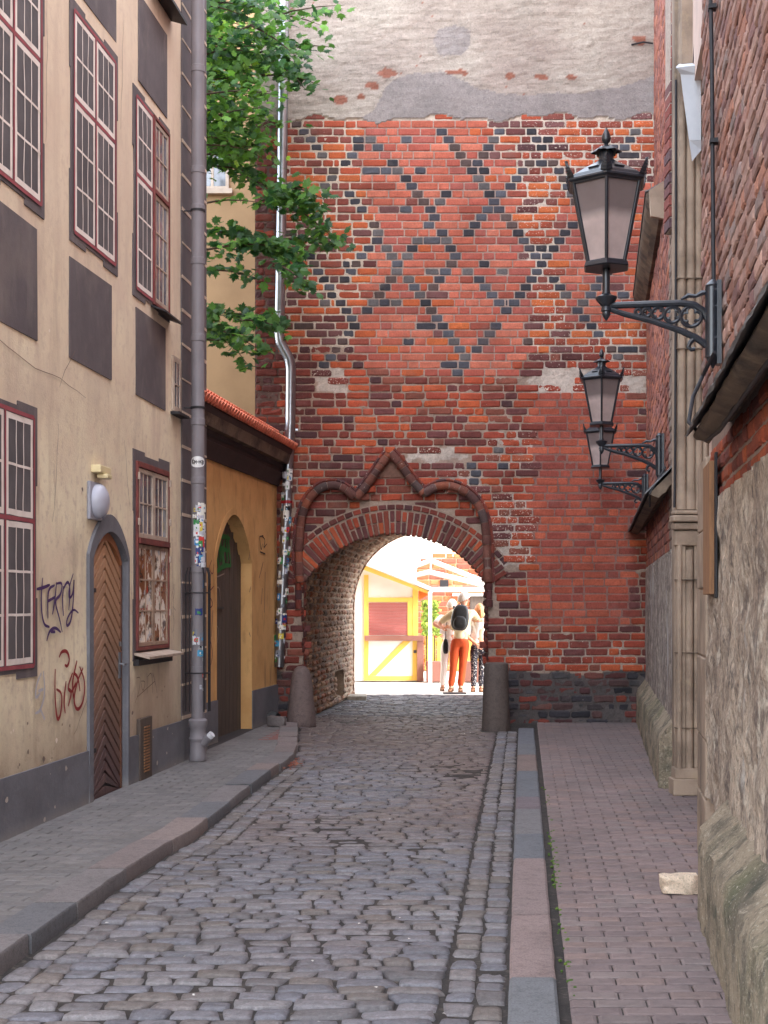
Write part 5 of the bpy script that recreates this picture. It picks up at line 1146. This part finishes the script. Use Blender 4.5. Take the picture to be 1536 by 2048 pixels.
# ================================================================ MAPLE
tree = T('maple_tree', 'maple tree reaching over the yard wall with layered leafy branches', 'tree', (-3.6, 16.6, 0))
m = MB(); m.tube([(-3.6,16.6,0),(-3.55,16.6,2.5),(-3.7,16.7,5),(-3.5,16.5,7.5),(-3.6,16.6,10)], [.2,.16,.13,.1,.06], 10)
P16 = lambda p, q, y=16.4: Vector(((p-768)*y/2700, y, 1.6+(1210-q)*y/2700))
LO = [(0,-.55),(.12,-.5),(.2,-.42),(.36,-.46),(.30,-.3),(.5,-.22),(.36,-.06),(.56,.2),(.34,.16),(.3,.28),(.16,.2),(.2,.42),(.1,.4),(0,.68)]
LO = LO+[(-x, y) for x, y in LO[::-1][1:-1]]
LV = MB(); TW = m; lr = random.Random(5)
def leaf(p, s, bright):
    az = lr.uniform(0, 2*PI); nrm = Vector((lr.gauss(0, .38), lr.gauss(-.25, .38), 1)).normalized()
    if lr.random() < .45: nrm = Vector((lr.gauss(0,.5), -1, lr.uniform(.1, .9))).normalized()
    a = Vector((math.cos(az), math.sin(az), 0)); b = nrm.cross(a).normalized(); a = b.cross(nrm)
    c = mixc(lin(48,88,48), lin(116,166,62), max(0, min(1, bright+lr.gauss(0, .3))))  # sunlit and inner, shaded leaf tones painted in spray by spray
    if bright > .6 and lr.random() < .25: c = lin(160,200,70)  # yellow highlights painted onto some leaves
    k = lr.uniform(.7, 1.25); c = (c[0]*k, c[1]*k, c[2]*k, 1)
    fold = lr.uniform(.05, .25)
    pts = [p+a*(x*s)+b*((y+.3)*s)+nrm*(-abs(x)*fold*s-(max(0,y))**2*.5*s) for x, y in LO]
    LV.add([p+b*(.2*s)]+pts, [(0, i+1, (i+1) % len(LO)+1) for i in range(len(LO))], c)
# sprays: (px,py) start -> end of a twig, depth, leaves, brightness
def spray(a, b, y, n, br, spread=.2, s=.13, thick=.05, y2=None):
    A, B = P16(*a, y), P16(*b, y2 or y); pts = [A.lerp(B, t)+Vector((0,0,.12*math.sin(PI*t)*(B-A).length*.5)) for t in (0,.25,.5,.75,1)]
    TW.tube(pts, [.016,.013,.01,.007,.003], 5)
    for i in range(n):
        t = lr.random()**.8; q = A.lerp(B, t)+Vector((lr.gauss(0, spread), lr.gauss(0, spread*1.4), .1*math.sin(PI*t)+lr.gauss(-.03, thick)))
        leaf(q, s*lr.uniform(.65, 1.2), br)
for k in range(40):      # high dense part
    q = lr.uniform(-60, 330); e = lr.uniform(440, 575-max(0, q-250)*.5); spray((380, q+lr.uniform(-30,40)), (e, q), lr.uniform(15.6, 17.6), 62, .5 if q > 150 else .3, .17, .10)
for k in range(22):
    q = lr.uniform(-40, 300); spray((385, q), (lr.uniform(430, 520), q+20), lr.uniform(16.5, 18), 46, .95, .2, .10)
for a, b, n, br in (((480,60),(690,10),34,.25),((500,110),(672,95),46,.2),((520,150),(640,170),34,.1),((500,50),(600,120),46,.25),((540,30),(640,50),22,.35),((560,130),(612,180),26,.1),
                    ((395,330),(540,360),60,.1),((420,300),(520,290),50,.3),((395,410),(520,405),9,.2),((480,350),(600,420),46,.1),
                    ((540,390),(672,480),80,.12),((520,400),(640,410),70,.2),((500,470),(600,560),70,.02),((410,500),(600,500),110,.1),((400,460),(520,490),60,.12),((560,480),(690,490),46,.12),((540,520),(625,580),30,.0),((405,540),(520,560),30,.05),((560,370),(650,400),30,.2),
                    ((395,625),(560,650),100,.18),((400,650),(520,700),70,.08),((410,640),(500,735),46,.0),((480,640),(575,660),34,.1),((395,680),(470,690),30,.1)):
    spray(a, b, lr.uniform(16.0, 17.4), int(n*1.35), br+.12, .09, .116, .045)
for k in range(16): spray((lr.uniform(150, 330), lr.uniform(-150, 700)), (lr.uniform(300, 400), lr.uniform(-150, 700)), lr.uniform(16.0, 18), 24, .2, .25, .13)
m.build('trunk', 'bark', tree, smooth=True); LV.build('crown', 'leaf', tree)
# ================================================================ SUNLIT SQUARE BEYOND THE PASSAGE
KY = 28.4; FK = front(KY); kx = lambda p, y=KY: (p-768)*y/2700; kz = lambda q, y=KY: 1.6+(1210-q)*y/2700
ki = T('market_kiosk', 'closed white and yellow wooden market kiosk with a pinkish roller shutter beyond the archway', 'kiosk', (kx(790), KY, 0))
m = MB(); m.box(FK, kx(700), kx(833), 0, 2.25, -2.2, -.002); m.box(FK, kx(700), kx(833), 2.25, 2.5, -2.2, -.0025); m.build('wall', 'kwhite', ki)
m = MB(); 
for a, b, c, d, e in ((728,737,1150,1361,.03),(825,836,1172,1361,.032),(737,825,1195,1204,.028),(815,825,1204,1271,.026),(737,825,1352,1361,.025)): m.box(FK, kx(a), kx(b), kz(d) if kz(d) > 0 else 0, kz(c), .0, e)
a, b = (737,1352), (818,1281); m.prism(FK, [(kx(738),kz(1351)),(kx(752),kz(1351)),(kx(822),kz(1282)),(kx(806),kz(1282))], .0, .02); m.build('timber_frame', 'kyellow', ki, bevel=.004)
m = MB()
for i in range(22): z = lerp(kz(1270), kz(1205), i/22); m.box(FK, kx(738), kx(814), z+.002, z+.029, .0, .016)
m.build('roller_shutter', 'shutter', ki, bevel=.004)
m = MB(); m.box(FK, kx(730), kx(847), kz(1281), kz(1271), -.1, .22); m.build('counter', 'kbrown', ki, bevel=.006)
m = MB(); m.abox(kx(834), kx(847), KY-.12, KY+1.6, 0, kz(1282)); m.build('side_panel', 'kbrown', ki)
m = MB(); m.prism(FK, [(kx(700),kz(1108)),(kx(866),kz(1176)),(kx(866),kz(1184)),(kx(700),kz(1118))], -2.3, .4); m.build('roof', 'kwhite', ki)
m = MB(); m.prism(FK, [(kx(700),kz(1120)),(kx(860),kz(1184)),(kx(860),kz(1190)),(kx(700),kz(1130))], .28, .33); m.build('fascia', 'kyellow', ki)
m = MB(); m.box(FK, kx(827), kx(833), kz(1306), kz(1300), .035, .04, lin(90,86,84)); m.build('number_plate', 'mark', ki)
# gazebo
gy = 27.6; gx = lambda p: (p-768)*gy/2700; gz_ = lambda q: 1.6+(1210-q)*gy/2700
ga = T('gazebo_frame', 'white metal gazebo frame standing open beside the kiosk', 'gazebo', (gx(860), gy, 0))
m = MB(); m.abox(gx(857), gx(864), gy-.035, gy+.035, 0, gz_(1185)); m.abox(gx(1015), gx(1022), gy-.035, gy+.035, 0, gz_(1185)); m.build('post', 'gaz', ga)
m = MB(); beam = lambda a, b, w=.045: m.tube([Vector(a), Vector(b)], w, 4)
beam((gx(865), gy, gz_(1179)), (gx(1018), gy, gz_(1179)), .05); beam((gx(792), gy, gz_(1146)), (gx(861), gy, gz_(1121))); beam((gx(861), gy, gz_(1121)), (gx(985), gy, gz_(1170)), .05); beam((gx(822), gy+.4, gz_(1152)), (gx(861), gy+.2, gz_(1143)), .05); beam((gx(861), gy+.2, gz_(1144)), (gx(985), gy+.3, gz_(1173)), .05); beam((gx(861), gy, gz_(1121)), (gx(861), gy, gz_(1145)), .02); beam((gx(861), gy, gz_(1185)), (gx(861), gy+3, gz_(1185)))
m.build('roof_beams', 'gaz', ga)
m = MB(); m.prism(front(gy+1.2), [(kx(838,28.8),kz(1176,28.8)),(kx(866,28.8),kz(1185,28.8)),(kx(838,28.8),kz(1200,28.8))], -.4, .0); one(m, 'awning', 'awning', 'small orange cloth awning tucked between kiosk and gazebo', 'awning', (kx(850), 28.8, 1.9))
# yellow picket fence and planter boxes
fy = 28.9; fx = lambda p: (p-768)*fy/2700; fz = lambda q: 1.6+(1210-q)*fy/2700
fe = T('picket_fence', 'yellow picket fence on the square behind the gazebo post', 'fence', (fx(880), fy, 0)); p = 850
while p < 1000:
    m = MB(); m.prism(front(fy), [(fx(p),.2),(fx(p+9),.2),(fx(p+9),fz(1276)),(fx(p+4.5),fz(1272)),(fx(p),fz(1276))], 0, .03); m.build('picket', 'kyellow', fe); p += 12
m = MB(); m.box(front(fy), fx(848), fx(1002), fz(1290), fz(1282), -.03, -.001); m.box(front(fy), fx(848), fx(1002), fz(1325), fz(1317), -.03, -.001); m.build('rail', 'kyellow', fe)
for i, (a, b, lb) in enumerate(((851,886,'brown planter box left of the people'),(925,958,'brown planter box between and behind the people'))):
    t = T('planter_box', lb, 'planter', (fx((a+b)/2), 28.3, 0), 'brown planter boxes on the square')
    m = MB(); m.abox(fx(a), fx(b), 28.1, 28.5, 0, .42); m.build('box', 'kbrown', t, bevel=.01)
m = MB(); lr2 = random.Random(9)
for side, x0, x1 in ((0, 846, 856),(1, 864, 874)):
    for i in range(240):
        px_, q = lr2.gauss((x0+x1)/2, 4.0), lr2.uniform(1202, 1270); p = Vector((fx(px_), 28.7+lr2.gauss(0,.06), fz(q))); s = .05
        c = mixc(lin(90,120,50), lin(180,200,90), lr2.random()); a = Vector((lr2.gauss(0,1), lr2.gauss(0,.5), lr2.gauss(0,1))).normalized()*s; b = Vector((lr2.gauss(0,1), lr2.gauss(0,.5), lr2.gauss(0,1))).normalized()*s*.7
        m.add([p-a, p+b, p+a, p-b], [(0,1,2,3)], c)
for px_ in (852, 868): m.tube([(fx(px_), 28.72, .3), (fx(px_+1), 28.72, fz(1200))], .015, 5, lin(90,80,50))
m.build('vine', 'vine', None, loc=(fx(860), 28.7, .3)); tag(bpy.data.objects['vine'], 'green climbing vine either side of the white gazebo post', 'vine')
# buildings beyond
bb = T('brick_building', 'sunlit orange brick building beyond the square with a sloping gable', 'building', (5, 33, 0))
y = 33; FB = front(y); bx = lambda p: (p-768)*y/2700; bz = lambda q: 1.6+(1210-q)*y/2700
gl = lambda x: interp([(bx(800),bz(1152)),(bx(835),bz(1128)),(bx(895),bz(1096)),(bx(1100),bz(985))], x)
m = MB(); m.prism(FB, [(bx(760),0),(9,0),(9,gl(9)),(bx(835),bz(1128)),(bx(760),bz(1170))], -4, -.02, A0(lin(200,160,130)))
brick_run(m, FB.P, bx(760), bx(1040), 0, 6, lambda u, v, r: dict(c=pick(r, [lin(196,112,70), lin(176,92,60), lin(206,130,84), lin(150,90,70)], .15), gap=.02, rough=.01, lime=.15), ch=.13, seed=77, inside=lambda u, v: v < gl(u)-.05, ls=(.36,.18))
m.build('brick_wall', 'brick', bb)
m = MB(); m.box(FB, bx(940), bx(1010), bz(1360), bz(1192), .0, .03); m.build('door_curtain', 'door_grey', bb)
m = MB(); m.box(FB, bx(905), bx(1010), bz(1192), bz(1187), .0, .12); m.build('lintel', 'kwhite', bb)
m = MB(); m.box(FB, bx(880), bx(897), bz(1174), bz(1160), .0, .02); m.build('vent_opening', 'iron_dull', bb)
m = MB(); m.abox(-9, 12, 42, 46, 0, 9); one(m, 'white_building', 'farplaster', 'overexposed white plastered building far beyond the kiosk roof', 'building', (0, 42, 0))
# ================================================================ PEOPLE
def skin(name, mat, nodes, edges, parent, T0, sub=2, root=0):
    me = bpy.data.meshes.new(name); me.from_pydata([n[0] for n in nodes], edges, []); o = bpy.data.objects.new(name, me); COL.objects.link(o); o.parent = parent
    md = o.modifiers.new('skin', 'SKIN'); md.use_smooth_shade = True
    for i, n in enumerate(nodes):
        sv = me.skin_vertices[0].data[i]; r = n[1]; sv.radius = r if isinstance(r, tuple) else (r, r); sv.use_root = (i == root)
    s = o.modifiers.new('sub', 'SUBSURF'); s.levels = s.render_levels = sub; me.materials.append(MT[mat]); ROOT[o.name] = T0; return o
def person(label, loc, H, hair, top, bottom, arms, lean=0, turn=0, legsp=.1, hairlen=0, k=1.0, group=None):
    t = T('person', label, 'person', loc); z = lambda f: f*H
    lx = lambda zz: lean*zz/H
    J = dict(pel=((lx(z(.53)),0,z(.53)),(.135*k,.10*k)), sp=((lx(z(.62)),.0,z(.62)),(.125*k,.095*k)), ch=((lx(z(.72)),-.01,z(.72)),(.15*k,.11*k)), up=((lx(z(.80)),-.01,z(.80)),(.12*k,.085*k)),
             nk=((lx(z(.85)),0,z(.85)),.052), nk2=((lx(z(.875)),.012,z(.875)),.052), h1=((lx(z(.91)),.02,z(.91)),(.062,.07)), h2=((lx(z(.945)),.015,z(.945)),(.074,.088)), h3=((lx(z(.98)),.01,z(.98)),(.05,.06)))
    for s, n in ((-1,'l'),(1,'r')):
        J['hip'+n] = ((lx(z(.5))+s*.085,0,z(.49)),.088*k); J['kn'+n] = ((s*legsp*1.0+lx(z(.27)),-.01,z(.275)),.058*k); J['cf'+n] = ((s*legsp+lx(z(.2)),.0,z(.19)),.056*k); J['an'+n] = ((s*legsp*1.05,.0,z(.05)),.036); J['he'+n] = ((s*legsp*1.05,-.03,.03),.034); J['to'+n] = ((s*legsp*1.25,.16,.028),.03)
        sh, el, wr, ha = arms[0 if s < 0 else 1]
        J['sh'+n] = ((lx(z(.81))+s*.165*k,-.01,z(.81)),.06*k); J['el'+n] = (el,.042*k); J['wr'+n] = (wr,.028); J['ha'+n] = (ha,(.036,.018))
        d = (Vector(ha)-Vector(wr)).normalized(); sd = d.cross(Vector((0,1,0))).normalized() if abs(d.y) < .9 else Vector((1,0,0))
        for f in range(4):
            b = Vector(ha)+sd*(f-1.5)*.019+d*.02; L = (.07,.08,.076,.058)[f]
            J['f%d%s' % (f,n)] = (tuple(b+d*L*.5), .0085); J['g%d%s' % (f,n)] = (tuple(b+d*L+Vector((0,.012,-.01))), .007)
        b = Vector(wr)+d*.03+sd*.03; J['t'+n] = (tuple(b), .011); J['u'+n] = (tuple(b+d*.035+sd*.02), .009)
    def mk(names, edges, sc=1.0, over={}):
        idx = {n: i for i, n in enumerate(names)}
        nd = []
        for n in names:
            p, r = J[n] if n in J else over[n]; 
            if n in over: p, r = over[n]
            r = tuple(q*sc for q in r) if isinstance(r, tuple) else r*sc; nd.append((p, r))
        return nd, [(idx[a], idx[b]) for a, b in edges]
    E = [('pel','sp'),('sp','ch'),('ch','up'),('up','nk'),('nk','nk2'),('nk2','h1'),('h1','h2'),('h2','h3')]
    for n in 'lr':
        E += [('pel','hip'+n),('hip'+n,'kn'+n),('kn'+n,'cf'+n),('cf'+n,'an'+n),('an'+n,'he'+n),('an'+n,'to'+n),('up','sh'+n),('sh'+n,'el'+n),('el'+n,'wr'+n),('wr'+n,'ha'+n),('wr'+n,'t'+n),('t'+n,'u'+n)]+[('ha'+n,'f%d%s' % (f,n)) for f in range(4)]+[('f%d%s' % (f,n),'g%d%s' % (f,n)) for f in range(4)]
    nm = list(J.keys()); nd, ed = mk(nm, E); L0 = Vector(loc)
    body = skin('body', 'skin', nd, ed, t, L0, 2)
    # face details turned the way the head looks
    hx, hy, hz = J['h2'][0]; ct, st_ = math.cos(turn), math.sin(turn)
    f3 = lambda a, b, c: (loc[0]+hx+a*ct+b*st_, loc[1]+hy-a*st_+b*ct, loc[2]+hz+c)
    m = MB(); m.tube([f3(0,.085,.005), f3(0,.118,-.022), f3(0,.088,-.034)], [.008,.014,.01], 8); m.build('nose', 'skin', t, smooth=True)
    m = MB()
    for s in (-1, 1): m.tube([f3(s*.078,.0,.012), f3(s*.092,-.008,.008), f3(s*.08,.0,-.028)], [.012,.016,.008], 8); 
    m.build('ear', 'skin', t, smooth=True)
    m = MB()
    for s in (-1, 1): m.lathe(f3(s*.032,.082,.005), [(.002,-.009),(.011,0),(.002,.009)], 8, lin(40,34,30))
    m.lathe(f3(0,.085,-.058), [(.004,-.006),(.022,0),(.004,.006)], 8, lin(150,80,74)); m.build('face', 'vc', t)
    m = MB(); V, n_, r_ = [], 18, 9
    for j in range(r_+1):
        th = lerp(0, 1.9+hairlen*.3, j/r_)
        for i in range(n_):
            a = 2*PI*i/n_; back = .5-.5*math.sin(a)          # longer at the back
            tt = th*(.52+.48*back); rr = 1.07+.06*nz(math.cos(a)*2, math.sin(a)*2, tt*2)
            x, y, zz = .088*rr*math.sin(tt)*math.cos(a), .102*rr*math.sin(tt)*math.sin(a), .118*rr*math.cos(tt)-(hairlen*.08*back*(j/r_))
            V.append(f3(x, y+.0, zz+.0))
    m.add(V, [(j*n_+i, j*n_+(i+1) % n_, (j+1)*n_+(i+1) % n_, (j+1)*n_+i) for j in range(r_) for i in range(n_)]); hm = m.build('hair', hair, t, smooth=True)
    so = hm.modifiers.new('thick', 'SOLIDIFY'); so.thickness = .02; so.offset = -1
    # shirt
    ov = {}
    sn = ['hm','sp','ch','up','shl','shr']; ov['hm'] = ((lx(z(.535)),0,z(.52)),(.15*k,.118*k))
    for n in 'lr': a, b = Vector(J['sh'+n][0]), Vector(J['el'+n][0]); ov['sl'+n] = (tuple(a.lerp(b, .5)), .056*k); ov['sm'+n] = (tuple(a.lerp(b, .92)), .05*k); sn += ['sl'+n, 'sm'+n]
    nd, ed = mk(sn, [('hm','sp'),('sp','ch'),('ch','up'),('up','shl'),('up','shr'),('shl','sll'),('sll','sml'),('shr','slr'),('slr','smr')], 1.14, ov)
    skin('shirt', top, nd, ed, t, L0, 2, 2)
    nd, ed = mk(['pel','wst','hipl','hipr','knl','knr','cfl','cfr','anl','anr'], [('pel','wst'),('pel','hipl'),('pel','hipr'),('hipl','knl'),('knl','cfl'),('cfl','anl'),('hipr','knr'),('knr','cfr'),('cfr','anr')], 1.18, {'anl': (J['anl'][0], .052), 'anr': (J['anr'][0], .052), 'pel': ((lx(z(.51)),0,z(.515)),(.138*k,.102*k)), 'wst': ((lx(z(.56)),0,z(.575)),(.125*k,.095*k))})
    skin('trousers', bottom, nd, ed, t, L0, 2)
    for n in 'lr':
        nd, ed = mk(['he'+n,'to'+n,'an'+n], [('an'+n,'he'+n),('he'+n,'to'+n)], 1.25, {'an'+n: ((J['he'+n][0][0], -.02, .06), .034)}); skin('shoe', 'shoe', nd, ed, t, L0, 1)
    return t, J
PY = 25.0; s25 = PY/2700; wx = lambda p: (p-768)*s25
A = lambda x, y, z: (x, y, z)
man, JM = person('man in cream shirt and rust red trousers seen from behind, wearing a black backpack', (wx(911), PY, -.02), 1.82, 'hair_g', 'shirt', 'red_trou',
    ((0, A(-.30,.06,1.28), A(-.2,.26,1.16), A(-.14,.3,1.14)), (0, A(.44,.03,1.33), A(.42,.10,1.15), A(.41,.08,1.06))), lean=.17, turn=.9, legsp=.085, k=1.1)
lady, JL = person('white haired person in white clothes half hidden behind the man with the backpack', (wx(896), PY+.4, -.02), 1.70, 'hair_w', 'blouse', 'white_trou',
    ((0, A(-.26,-.1,1.26), A(-.10,-.2,1.18), A(-.04,-.22,1.2)), (0, A(.3,.1,1.15), A(.25,.2,.95), A(.22,.2,.88))), lean=.10, turn=.5, legsp=.08)
girl, JG = person('woman with tied fair hair, white blouse and dark dotted trousers, hands clasped behind her back', (wx(955), PY+.1, -.02), 1.62, 'hair_r', 'blouse', 'dot_trou',
    ((0, A(-.19,-.06,1.04), A(-.04,-.19,.9), A(.01,-.22,.87)), (0, A(.27,-.06,1.04), A(.12,-.19,.89), A(.06,-.22,.87))), lean=.05, turn=-.2, legsp=.07, k=.93, hairlen=1)
m = MB(); g0 = (wx(955)+.05, PY+.01, 1.5); m.tube([(g0[0], g0[1]-.01, g0[2]+.06), (g0[0], g0[1]-.03, g0[2]), (g0[0]+.01, g0[1]-.02, g0[2]-.1), (g0[0], g0[1]-.02, g0[2]-.14)], [.02,.028,.022,.008], 8); m.build('ponytail', 'hair_r', girl, smooth=True)
# backpack and shoulder bag
bx0 = wx(919); bp = T('backpack', 'black backpack with front pocket worn on the man\'s back', 'bag', (bx0, PY-.2, 1.12))
def sack(c, dims, tilt=0, p=3.0):
    m = MB(); V, n_, r_ = [], 20, 12
    for j in range(r_+1):
        th = PI*j/r_
        for i in range(n_):
            a = 2*PI*i/n_; f = lambda v, e: math.copysign(abs(v)**e, v); x, y, z = f(math.cos(a),.6)*f(math.sin(th),.6), f(math.sin(a),.6)*f(math.sin(th),.6), f(math.cos(th),.7)
            w = 1-.18*max(0, z); x, z = x*dims[0]*w, z*dims[2]; V.append((c[0]+x*math.cos(tilt)+z*math.sin(tilt), c[1]+y*dims[1]*w+.012*nz(x*9, z*9), c[2]-x*math.sin(tilt)+z*math.cos(tilt)))
    m.add(V, [(j*n_+i, j*n_+(i+1) % n_, (j+1)*n_+(i+1) % n_, (j+1)*n_+i) for j in range(r_) for i in range(n_)]); return m
sack((bx0, PY-.22, 1.37), (.165,.11,.24), .12).build('main_bag', 'black_cloth', bp, smooth=True); sack((bx0-.01, PY-.32, 1.28), (.12,.05,.12), .12).build('front_pocket', 'black_cloth', bp, smooth=True)
m = MB()
for s in (-1, 1): m.tube([(bx0+s*.1, PY-.16, 1.56), (bx0+s*.11, PY-.06, 1.585), (bx0+s*.12+.01, PY+.08, 1.53)], .014, 6)
m.tube([(bx0-.03, PY-.2, 1.6), (bx0, PY-.2, 1.65), (bx0+.04, PY-.2, 1.6)], .01, 6); m.build('strap', 'black_cloth', bp, smooth=True)
m = sack((wx(892), PY+.12, .83), (.055,.05,.14)); m.tube([(wx(892), PY+.12, .95), (wx(893), PY+.2, 1.2), (wx(899), PY+.38, 1.42)], .008, 6)
one(m, 'shoulder_bag', 'black_cloth', 'small black shoulder bag hanging at the side of the white clad person', 'bag', (wx(892), PY+.12, .83), smooth=True)
m = MB(); m.abox(wx(885), wx(930), PY-.45, PY-.2, -.03, .0); one(m, 'dark_ground_strip', 'iron_dull', 'flat black drain grate on the ground at the man\'s feet', 'drain cover', (wx(905), PY-.3, -.02))  # flat dark strip laid on the ground
# ================================================================ LIGHT, SKY, CAMERA
SUN_EL, SX_, SY_ = 40, .87, -.5
W = bpy.data.worlds.new('World'); SC.world = W; W.use_nodes = True; N, L = W.node_tree.nodes, W.node_tree.links; N.clear()
sky = N.new('ShaderNodeTexSky'); sky.sky_type = 'NISHITA'; sky.sun_disc = False; sky.sun_elevation = math.radians(SUN_EL); sky.sun_rotation = math.atan2(SX_, SY_)
hs = N.new('ShaderNodeHueSaturation'); hs.inputs['Saturation'].default_value = .35; L.new(sky.outputs[0], hs.inputs['Color'])
tn = N.new('ShaderNodeMix'); tn.data_type = 'RGBA'; tn.blend_type = 'MULTIPLY'; tn.inputs['Factor'].default_value = 1; tn.inputs['B'].default_value = (.99,1.0,1.0,1); L.new(hs.outputs[0], tn.inputs['A'])
bg = N.new('ShaderNodeBackground'); bg.inputs[1].default_value = SKY; L.new(tn.outputs['Result'], bg.inputs[0]); wo = N.new('ShaderNodeOutputWorld'); L.new(bg.outputs[0], wo.inputs[0])
sl = bpy.data.lights.new('sun', 'SUN'); sl.energy = SUNE; sl.angle = math.radians(.5); sl.color = (1,.95,.87); so = bpy.data.objects.new('sun', sl); COL.objects.link(so)
ce = math.cos(math.radians(SUN_EL)); dv = Vector((SX_*ce, SY_*ce, math.sin(math.radians(SUN_EL)))); so.rotation_euler = dv.to_track_quat('Z', 'Y').to_euler(); so.location = (6, -4, 30)
cd = bpy.data.cameras.new('camera'); cam = bpy.data.objects.new('camera', cd); COL.objects.link(cam); cam.location = (0, 0, 1.6); cam.rotation_euler = (PI/2, 0, 0)
cd.lens = 2700/2048*36; cd.sensor_width = 36; cd.sensor_fit = 'AUTO'; cd.shift_y = (1210-1024)/2048; cd.clip_end = 1000; SC.camera = cam
SC.view_settings.view_transform = 'Standard'; SC.view_settings.look = 'None'; SC.view_settings.exposure = 0
SC.cycles.use_adaptive_sampling = True; SC.cycles.use_denoising = True; SC.cycles.max_bounces = 8; SC.cycles.diffuse_bounces = 4
